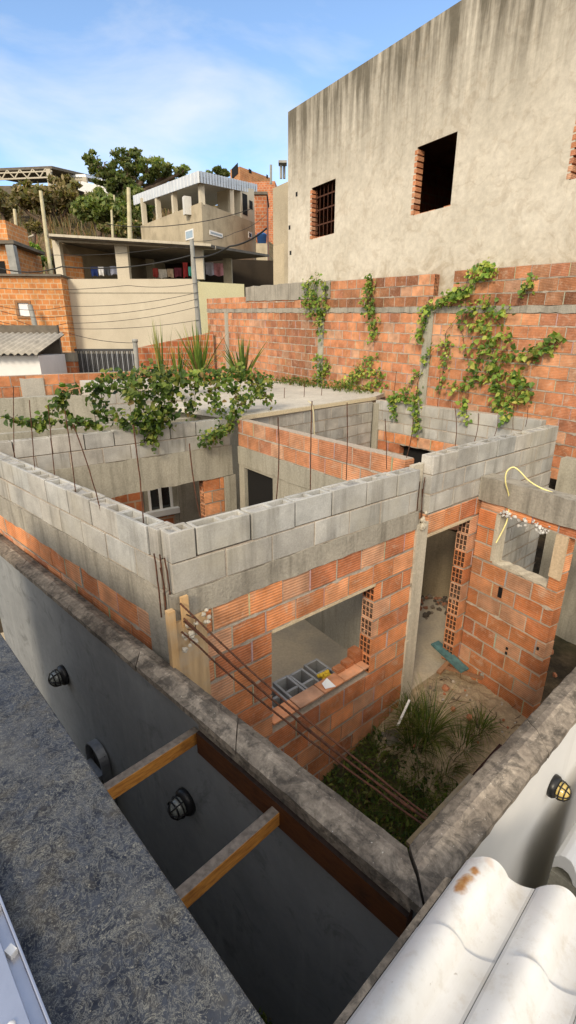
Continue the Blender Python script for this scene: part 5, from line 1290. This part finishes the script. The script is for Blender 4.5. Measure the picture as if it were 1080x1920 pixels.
# ================================================================ VEGETATION
# creeping squash-like vine over the back of the left room
def Y1(px): return 5.75 + px * .0043
def pth(lst, f): return [D(x, y, f(x) if callable(f) else f) for x, y in lst]
face = V((-.3, -.9, .3))
vine('creeper', 'long sparse tendril with drooping leaves along the rods at the left', [pth([(12, 780), (45, 788), (75, 795), (110, 790), (150, 792), (185, 795)], lambda x: Y1(x) - .15), pth([(60, 795), (95, 775), (122, 735), (150, 728)], Y1), pth([(122, 735), (124, 765), (140, 785), (160, 795)], Y1)], face, 70, .12, .075, .03, 'creepers over the roofless rooms')
vine('creeper', 'dense dark green creeper bush spilling over the back block wall', [pth([(175, 735), (210, 715), (250, 705), (300, 700), (350, 710)], Y1), pth([(190, 735), (195, 770), (210, 780)], Y1), pth([(250, 720), (262, 760), (285, 800), (288, 830)], lambda x: Y1(x) - .35),
      pth([(300, 700), (310, 740), (300, 790), (290, 812)], lambda x: Y1(x) - .3), pth([(240, 730), (280, 735), (330, 730)], Y1), pth([(225, 785), (250, 790), (320, 790)], lambda x: Y1(x) - .35), pth([(330, 715), (320, 760), (325, 785)], lambda x: Y1(x) - .25)], face, 120, .12, .16, .02, 'creepers over the roofless rooms')
vine('creeper', 'yellow green creeper bush beside the slab edge', [pth([(350, 715), (390, 705), (430, 700), (470, 705), (505, 715)], lambda x: Y1(x) + .1), pth([(370, 720), (365, 755), (360, 775)], Y1), pth([(400, 720), (405, 750), (415, 775)], Y1), pth([(430, 715), (450, 745), (440, 780), (432, 800), (400, 820), (385, 822)], lambda x: Y1(x) - .3),
      pth([(480, 712), (495, 735), (505, 745)], Y1), pth([(450, 760), (470, 745), (490, 730)], Y1)], face, 115, .115, .15, .16, 'creepers over the roofless rooms', k=1.25)
# spiky clumps on the slab
def spiky(label, c, n_, L, wid, lean, bend, k=1.1):
    mb = MB(); c = V(c)
    for i in range(n_):
        a = R.uniform(0, 6.283); l = R.random(); d = V((math.cos(a) * lean * l, math.sin(a) * lean * l, 1)); blade(mb, c + V((math.cos(a), math.sin(a), 0)) * .08 * R.random(), d, L * R.uniform(.6, 1.1), wid * R.uniform(.7, 1.2), bend * l, leafcol(.06, k), 6)
    tag(mb.build('spiky_plant', M['leaf']), label, 'plant', 'spiky plants on the slab roof')
spiky('tall thin reed clump nearest the gate post', D(305, 715, 10.2), 24, 1.15, .034, .2, .3)
spiky('widest pale spiky clump in front of the street pole', D(375, 715, 10.6), 80, 1.2, .042, .6, .9, 1.35)
spiky('broad bladed agave in front of the brick wall end', D(455, 715, 10.6), 30, 1.05, .08, .8, .5, 1.0)
spiky('low spiky shoot behind the middle creeper', D(335, 712, 10.4), 20, .9, .045, .6, .5, 1.2)
# wall creepers
Q0, Q1 = WU(0), WU(1)
def wp(lst, off=.05):
    return [W(x, y, Q0, Q1) + FW.n * off for x, y in lst]
G = 'climbers on the tall brick wall'
_vine = vine
def vine(*a, **k):
    k['k'] = k.get('k', 1.0) * 1.75; return _vine(*a, **k)
vine('wall_climber', 'dense tuft hanging over the wall top by the dark stained end', [wp([(598, 520), (590, 545), (600, 575), (604, 605), (608, 625)]), wp([(612, 525), (615, 560), (608, 590)]), wp([(582, 530), (580, 560), (585, 590)])], FW.n, 110, .17, .17, .04, G)
vine('wall_climber', 'slim climber hanging from the wall top right of the dense tuft', [wp([(695, 520), (700, 550), (703, 580), (705, 610), (704, 632)]), wp([(702, 525), (690, 560), (700, 585)])], FW.n, 95, .16, .14, .05, G)
vine('wall_climber', 'small climber rising at the foot of the grey pier by the slab', [wp([(605, 708), (603, 680), (600, 670)]), wp([(600, 715), (620, 690), (615, 675)])], FW.n, 100, .16, .14, .05, G)
vine('wall_climber', 'yellowish climber patch above the far end of the slab', [wp([(640, 722), (670, 705), (700, 695), (720, 700)]), wp([(660, 720), (680, 690), (712, 668)]), wp([(690, 725), (710, 710), (725, 720)])], FW.n, 95, .15, .16, .18, G, k=1.2)
vine('wall_climber', 'thin straggling climber on the grey pier right of centre', [wp([(790, 755), (785, 720), (800, 680), (812, 650)]), wp([(760, 745), (770, 720), (790, 700)]), wp([(830, 730), (835, 690), (840, 650), (838, 625)]), wp([(830, 640), (845, 650), (845, 680)])], FW.n, 42, .15, .11, .12, G, k=1.1)
vine('wall_climber', 'leafy branch climbing diagonally below the broken gap', [wp([(800, 580), (830, 568), (860, 556), (885, 540)]), wp([(870, 555), (880, 545), (888, 538)]), wp([(793, 640), (795, 610), (805, 580)]), wp([(840, 560), (862, 548), (876, 545)])], FW.n, 95, .17, .13, .06, G, k=1.15)
vine('wall_climber', 'bright tuft on the wall top right of the broken gap', [wp([(890, 510), (905, 500), (925, 505)]), wp([(905, 520), (915, 495), (930, 515)])], FW.n, 130, .15, .12, .12, G, k=1.4)
vine('wall_climber', 'largest climber mass sprawling down the right part of the brick wall', [
    wp([(920, 560), (915, 600), (925, 650), (930, 700), (945, 750), (940, 795)]), wp([(925, 570), (940, 590), (960, 575)]), wp([(915, 620), (895, 610), (900, 590)]), wp([(930, 640), (950, 625), (962, 640)]),
    wp([(925, 690), (895, 715), (870, 722), (850, 728)]), wp([(900, 690), (905, 660), (890, 640)]), wp([(940, 690), (975, 705), (1000, 735), (995, 745)]), wp([(960, 700), (985, 720), (990, 740)]), wp([(930, 720), (950, 735), (975, 745)]), wp([(925, 660), (960, 665), (990, 668), (1020, 660), (1038, 650)]), wp([(875, 600), (880, 580), (900, 572)])], FW.n, 72, .18, .15, .07, G, k=1.1)
vine('wall_climber', 'small tuft high on the wall at the far right', [wp([(985, 550), (992, 535), (1000, 520)]), wp([(995, 540), (1005, 525)])], FW.n, 100, .15, .10, .08, G)
vine('wall_climber', 'sprig with round leaves hanging at the right edge of the wall', [wp([(1000, 660), (1030, 650), (1045, 630)]), wp([(1040, 650), (1050, 632)])], FW.n, 75, .19, .11, .06, G)
vine('wall_climber', 'thin dry twigs with few leaves at the upper right of the brick wall', [wp([(860, 590), (875, 650), (885, 690)]), wp([(860, 590), (900, 575), (945, 612)]), wp([(862, 592), (840, 620), (836, 660)])], FW.n, 14, .12, .12, .35, G)
vine('wall_climber', 'sprigs trailing over the far grey block wall', [[FB.at(1.1, .04, 2.72), FB.at(.5, .03, 2.75), FB.at(.55, .05, 2.5), FB.at(.62, .05, 2.35)], [FB.at(1.1, .04, 2.7), FB.at(1.15, .05, 2.3), FB.at(1.18, .05, 2.15)], [FB.at(2.1, .0, 2.8), FB.at(2.2, .04, 2.5)], [FB.at(2.9, .0, 2.9), FB.at(2.9, .04, 2.6)]], FB.n, 80, .12, .09, .12, 'creepers over the roofless rooms', k=1.15)
vine('wall_climber', 'low shrub squeezed between the block wall end and the grey plaster wall', [[Fn.at(.2, -.5, 2.2), Fn.at(.8, -.5, 2.3), Fn.at(1.5, -.5, 2.35)], [Fn.at(.4, -.5, 2.2), Fn.at(.5, -.5, 2.5)]], (-.5, -.5, .7), 95, .14, .16, .06, G, k=.9)
mbm = MB()
for i in range(420):       # weeds along the slab's back edge
    t_ = R.random(); p = V((1.9, 10.7, 2.67)).lerp(V((-.3, 14.2, 2.67)), t_) + V((R.uniform(-.35, .2), R.uniform(-.3, .2), 0))
    if R.random() < .6: blade(mbm, p, rnd_dir() * .6 + V((0, 0, 1)), R.uniform(.12, .35), .02, .8, leafcol(.25, 1.1), 4)
    else: leaf(mbm, p + V((0, 0, R.uniform(0, .2))), rnd_dir(), (0, 0, 1), .1, .08, leafcol(.2, 1.1))
tag(mbm.build('slab_weeds', M['leaf']), 'weeds along the back edge of the slab', 'weeds', None, 'stuff')

# hillside trees and scrub
DARKG = [(.075, .10, .028), (.095, .12, .035), (.055, .08, .025), (.12, .135, .04), (.14, .14, .05)]
def crown(mb, clumps, n_, ls, pal, k=1.0, gap=.25):
    tot = sum(c[3] * c[3] * c[4] for c in clumps)
    for cx, cy, cz, rx, rz_ in clumps:
        m = int(n_ * rx * rx * rz_ / tot); kk = R.uniform(.7, 1.3)
        sub = [(rnd_dir() * R.uniform(.55, 1.0)) for _ in range(max(6, int(m / 55)))]
        for _ in range(m):
            s_ = R.choice(sub); d = s_ + rnd_dir() * R.random() ** .7 * .34
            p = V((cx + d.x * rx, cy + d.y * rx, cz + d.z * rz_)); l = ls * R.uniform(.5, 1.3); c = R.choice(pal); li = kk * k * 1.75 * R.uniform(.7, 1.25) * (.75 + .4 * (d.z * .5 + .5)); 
            a = rnd_dir(); b = (a.cross(rnd_dir())).normalized(); q = [p - a * l * .5, p + b * l * .28, p + a * l * .5, p - b * l * .28]
            mb.add(q, [(0, 1, 2, 3)], tuple(x * li for x in c))
def tree(name, label, base, clumps, n_, ls, pal, tr=.25, k=1.0, group='trees and scrub on the hillside', cat='tree'):
    root = thing(name, label, cat, base, group); mb = MB(); base = V(base)
    for cx, cy, cz, rx, rz_ in clumps:
        c = V((cx, cy, cz)); mid = base.lerp(c, .5) + rnd_dir() * rx * .15; mid.z = base.z + (c.z - base.z) * .45
        mb.tube([base - V((0, 0, .5)), base.lerp(mid, .5) + V((0, 0, .0)), mid, c.lerp(mid, .2), c], tr, 6, r2=tr * .2)
        for _ in range(5): q = c + V((R.uniform(-1, 1) * rx * .8, R.uniform(-1, 1) * rx * .8, R.uniform(-.3, .8) * rz_)); mb.tube([mid.lerp(c, .6), c.lerp(q, .5) + V((0, 0, .1)), q], tr * .25, 4, r2=tr * .05)
    mb.build('trunk', M['tree_bark'], root); fo = MB(); crown(fo, clumps, n_, ls, pal, k); fo.build('crown', M['leaf'], root)
def clump(px, py, f, rpx, zpx): 
    p = D(px, py, f); s_ = f / FPX * .86; return (p.x, p.y, p.z, rpx * s_, zpx * s_)
fT = 55
tree('umbrella_tree', 'broad flat crowned tree standing highest on the skyline of the hill', D(237, 372, fT), [clump(190, 312, fT, 28, 15), clump(243, 298, fT + 1, 34, 14), clump(176, 300, fT + 1, 20, 11), clump(228, 322, fT, 34, 13), clump(285, 316, fT, 36, 14), clump(322, 324, fT + 1, 30, 13), clump(205, 336, fT, 30, 11), clump(262, 338, fT, 26, 9), clump(346, 320, fT, 12, 8)], 6800, .42, DARKG, .35, 1.0)
BROWNG = [(.15, .125, .055), (.17, .13, .06), (.11, .11, .045), (.20, .15, .075)]
tree('feathery_tree', 'brownish feathery tree before the large dark shed', D(95, 425, 50), [clump(95, 372, 50, 50, 24), clump(58, 368, 50, 36, 20), clump(140, 368, 50, 30, 20), clump(115, 346, 51, 30, 12), clump(25, 375, 50, 28, 18)], 5200, .5, BROWNG, .25, .9)
tree('scrub_tree', 'round dark green tree below the leaning white sheet', D(185, 430, 46), [clump(160, 390, 46, 30, 22), clump(205, 395, 46, 34, 24), clump(185, 375, 46, 26, 16)], 4200, .45, DARKG, .2, .95)
tree('scrub_tree', 'dark green tree between the thick post and the metal roofed house', D(262, 430, 46), [clump(255, 370, 46, 26, 20), clump(240, 400, 45, 26, 22), clump(268, 400, 46, 18, 24), clump(232, 350, 47, 28, 16)], 3800, .45, DARKG, .2, .8)
tree('scrub_tree', 'bright green bush at the foot of the tall leaning pole', D(58, 500, 30), [clump(58, 478, 30, 22, 18), clump(80, 488, 30, 18, 12), clump(40, 490, 30, 18, 12)], 2400, .26, GREENS, .1, 1.05, cat='bush')
tree('scrub_tree', 'grey brown scrub at the far left of the hill', D(8, 412, 44), [clump(8, 388, 44, 26, 18), clump(-14, 372, 44, 24, 18)], 1500, .36, BROWNG, .15, .85, cat='bush')
tree('scrub_tree', 'olive scrub just above the terrace roof in the middle', D(215, 446, 40), [clump(200, 432, 40, 18, 10), clump(225, 430, 40, 20, 11), clump(250, 425, 41, 16, 12)], 1700, .38, DARKG + BROWNG, .15, .9, cat='bush')
tree('scrub_tree', 'brown bush between the two leaning poles', D(62, 440, 38), [clump(58, 428, 38, 12, 9), clump(74, 424, 38, 10, 8)], 600, .36, BROWNG, .12, .9, cat='bush')
tree('distant_tree', 'dark trees peeking over the white metal roof ridge', D(410, 335, 66), [clump(405, 324, 66, 12, 8), clump(418, 326, 66, 12, 7), clump(395, 328, 66, 10, 7)], 900, .6, DARKG, .2, .9)
dg = MB()
for i in range(9000):
    x = R.uniform(-40, -4); y = R.uniform(26, 60); 
    if R.random() < .35: continue
    z = terrain(x, y); c = R.choice([(.26, .18, .09), (.31, .22, .11), (.20, .14, .07), (.11, .12, .045), (.34, .23, .13)])
    blade(dg, (x, y, z - .05), (R.uniform(-.3, .3), R.uniform(-.3, .3), 1), R.uniform(.5, 1.5), .12, .6, tuple(v * R.uniform(.7, 1.1) for v in c), 3)
tag(dg.build('dry_grass', M['leaf']), 'dry grass on the hillside', 'grass', None, 'stuff')

# ================================================================ LIGHT, SKY, CAMERA
SUN_EL, SUN_AZ = rad(33), math.atan2(-.40, -.92)       # direction towards the sun in plan: behind-left of the viewer
tosun = V((math.sin(SUN_AZ) * math.cos(SUN_EL), math.cos(SUN_AZ) * math.cos(SUN_EL), math.sin(SUN_EL)))
sd = bpy.data.lights.new('sun', 'SUN'); sd.energy = 3.1; sd.angle = rad(13); sd.color = (1, .86, .66)
so = bpy.data.objects.new('sun', sd); C.objects.link(so); so.rotation_euler = tosun.to_track_quat('Z', 'Y').to_euler()
wd_ = bpy.data.worlds.new('World'); bpy.context.scene.world = wd_; wd_.use_nodes = True; nt = wd_.node_tree; nn_ = nt.nodes
bg = nn_['Background']; sky = nn_.new('ShaderNodeTexSky'); sky.sky_type = 'NISHITA'; sky.sun_disc = False; sky.sun_elevation = SUN_EL; sky.sun_rotation = SUN_AZ
sky.air_density = 1.0; sky.dust_density = .6; sky.ozone_density = 1.6; sky.altitude = 800
tc = nn_.new('ShaderNodeTexCoord'); mp = nn_.new('ShaderNodeMapping'); mp.inputs['Scale'].default_value = (1.2, 1.2, 3.4); mp.inputs['Rotation'].default_value = (0, .25, .5)
nt.links.new(tc.outputs['Generated'], mp.inputs[0])
nz = nn_.new('ShaderNodeTexNoise'); nz.inputs['Scale'].default_value = 2.1; nz.inputs['Detail'].default_value = 7; nz.inputs['Roughness'].default_value = .52; nz.inputs['Distortion'].default_value = .35
nt.links.new(mp.outputs[0], nz.inputs['Vector'])
cr_ = nn_.new('ShaderNodeValToRGB'); cr_.color_ramp.elements[0].position = .44; cr_.color_ramp.elements[0].color = (0, 0, 0, 1); cr_.color_ramp.elements[1].position = .72; cr_.color_ramp.elements[1].color = (.72, .72, .72, 1)
nt.links.new(nz.outputs['Fac'], cr_.inputs[0])
mx = nn_.new('ShaderNodeMix'); mx.data_type = 'RGBA'; sp_ = nn_.new('ShaderNodeSeparateXYZ'); nt.links.new(tc.outputs['Generated'], sp_.inputs[0])
mr_ = nn_.new('ShaderNodeMapRange'); mr_.inputs[1].default_value = .15; mr_.inputs[2].default_value = -.45; mr_.inputs[3].default_value = 0; mr_.inputs[4].default_value = .9; nt.links.new(sp_.outputs[1], mr_.inputs[0])
ma_ = nn_.new('ShaderNodeMath'); ma_.operation = 'MAXIMUM'; nt.links.new(cr_.outputs[0], ma_.inputs[0]); nt.links.new(mr_.outputs[0], ma_.inputs[1])
nt.links.new(ma_.outputs[0], mx.inputs[0]); gn_ = nn_.new('ShaderNodeMix'); gn_.data_type = 'RGBA'; gn_.blend_type = 'MULTIPLY'; gn_.inputs[0].default_value = 1; gn_.inputs[7].default_value = (1.75, 1.8, 1.8, 1); nt.links.new(sky.outputs[0], gn_.inputs[6])
nt.links.new(gn_.outputs[2], mx.inputs[6]); mx.inputs[7].default_value = (7.2, 7.1, 7.0, 1)
bk2 = nn_.new('ShaderNodeMix'); bk2.data_type = 'RGBA'; nt.links.new(mr_.outputs[0], bk2.inputs[0]); nt.links.new(mx.outputs[2], bk2.inputs[6]); bk2.inputs[7].default_value = (11.5, 11.0, 10.2, 1)  # bright cloud bank added behind the viewer, unseen, to lift the fill light
nt.links.new(bk2.outputs[2], bg.inputs['Color']); bg.inputs['Strength'].default_value = .15
cam = bpy.data.cameras.new('camera'); co = bpy.data.objects.new('camera', cam); C.objects.link(co)
co.location = (0, 0, CAMZ); co.rotation_euler = (rad(90) - PITCH, 0, 0)
cam.sensor_fit = 'VERTICAL'; cam.sensor_height = 24; cam.lens = 24 * FPX / 1920; cam.clip_start = .02; cam.clip_end = 3000
sc = bpy.context.scene; sc.camera = co
sc.view_settings.view_transform = 'Standard'; sc.view_settings.look = 'None'; sc.view_settings.exposure = 0
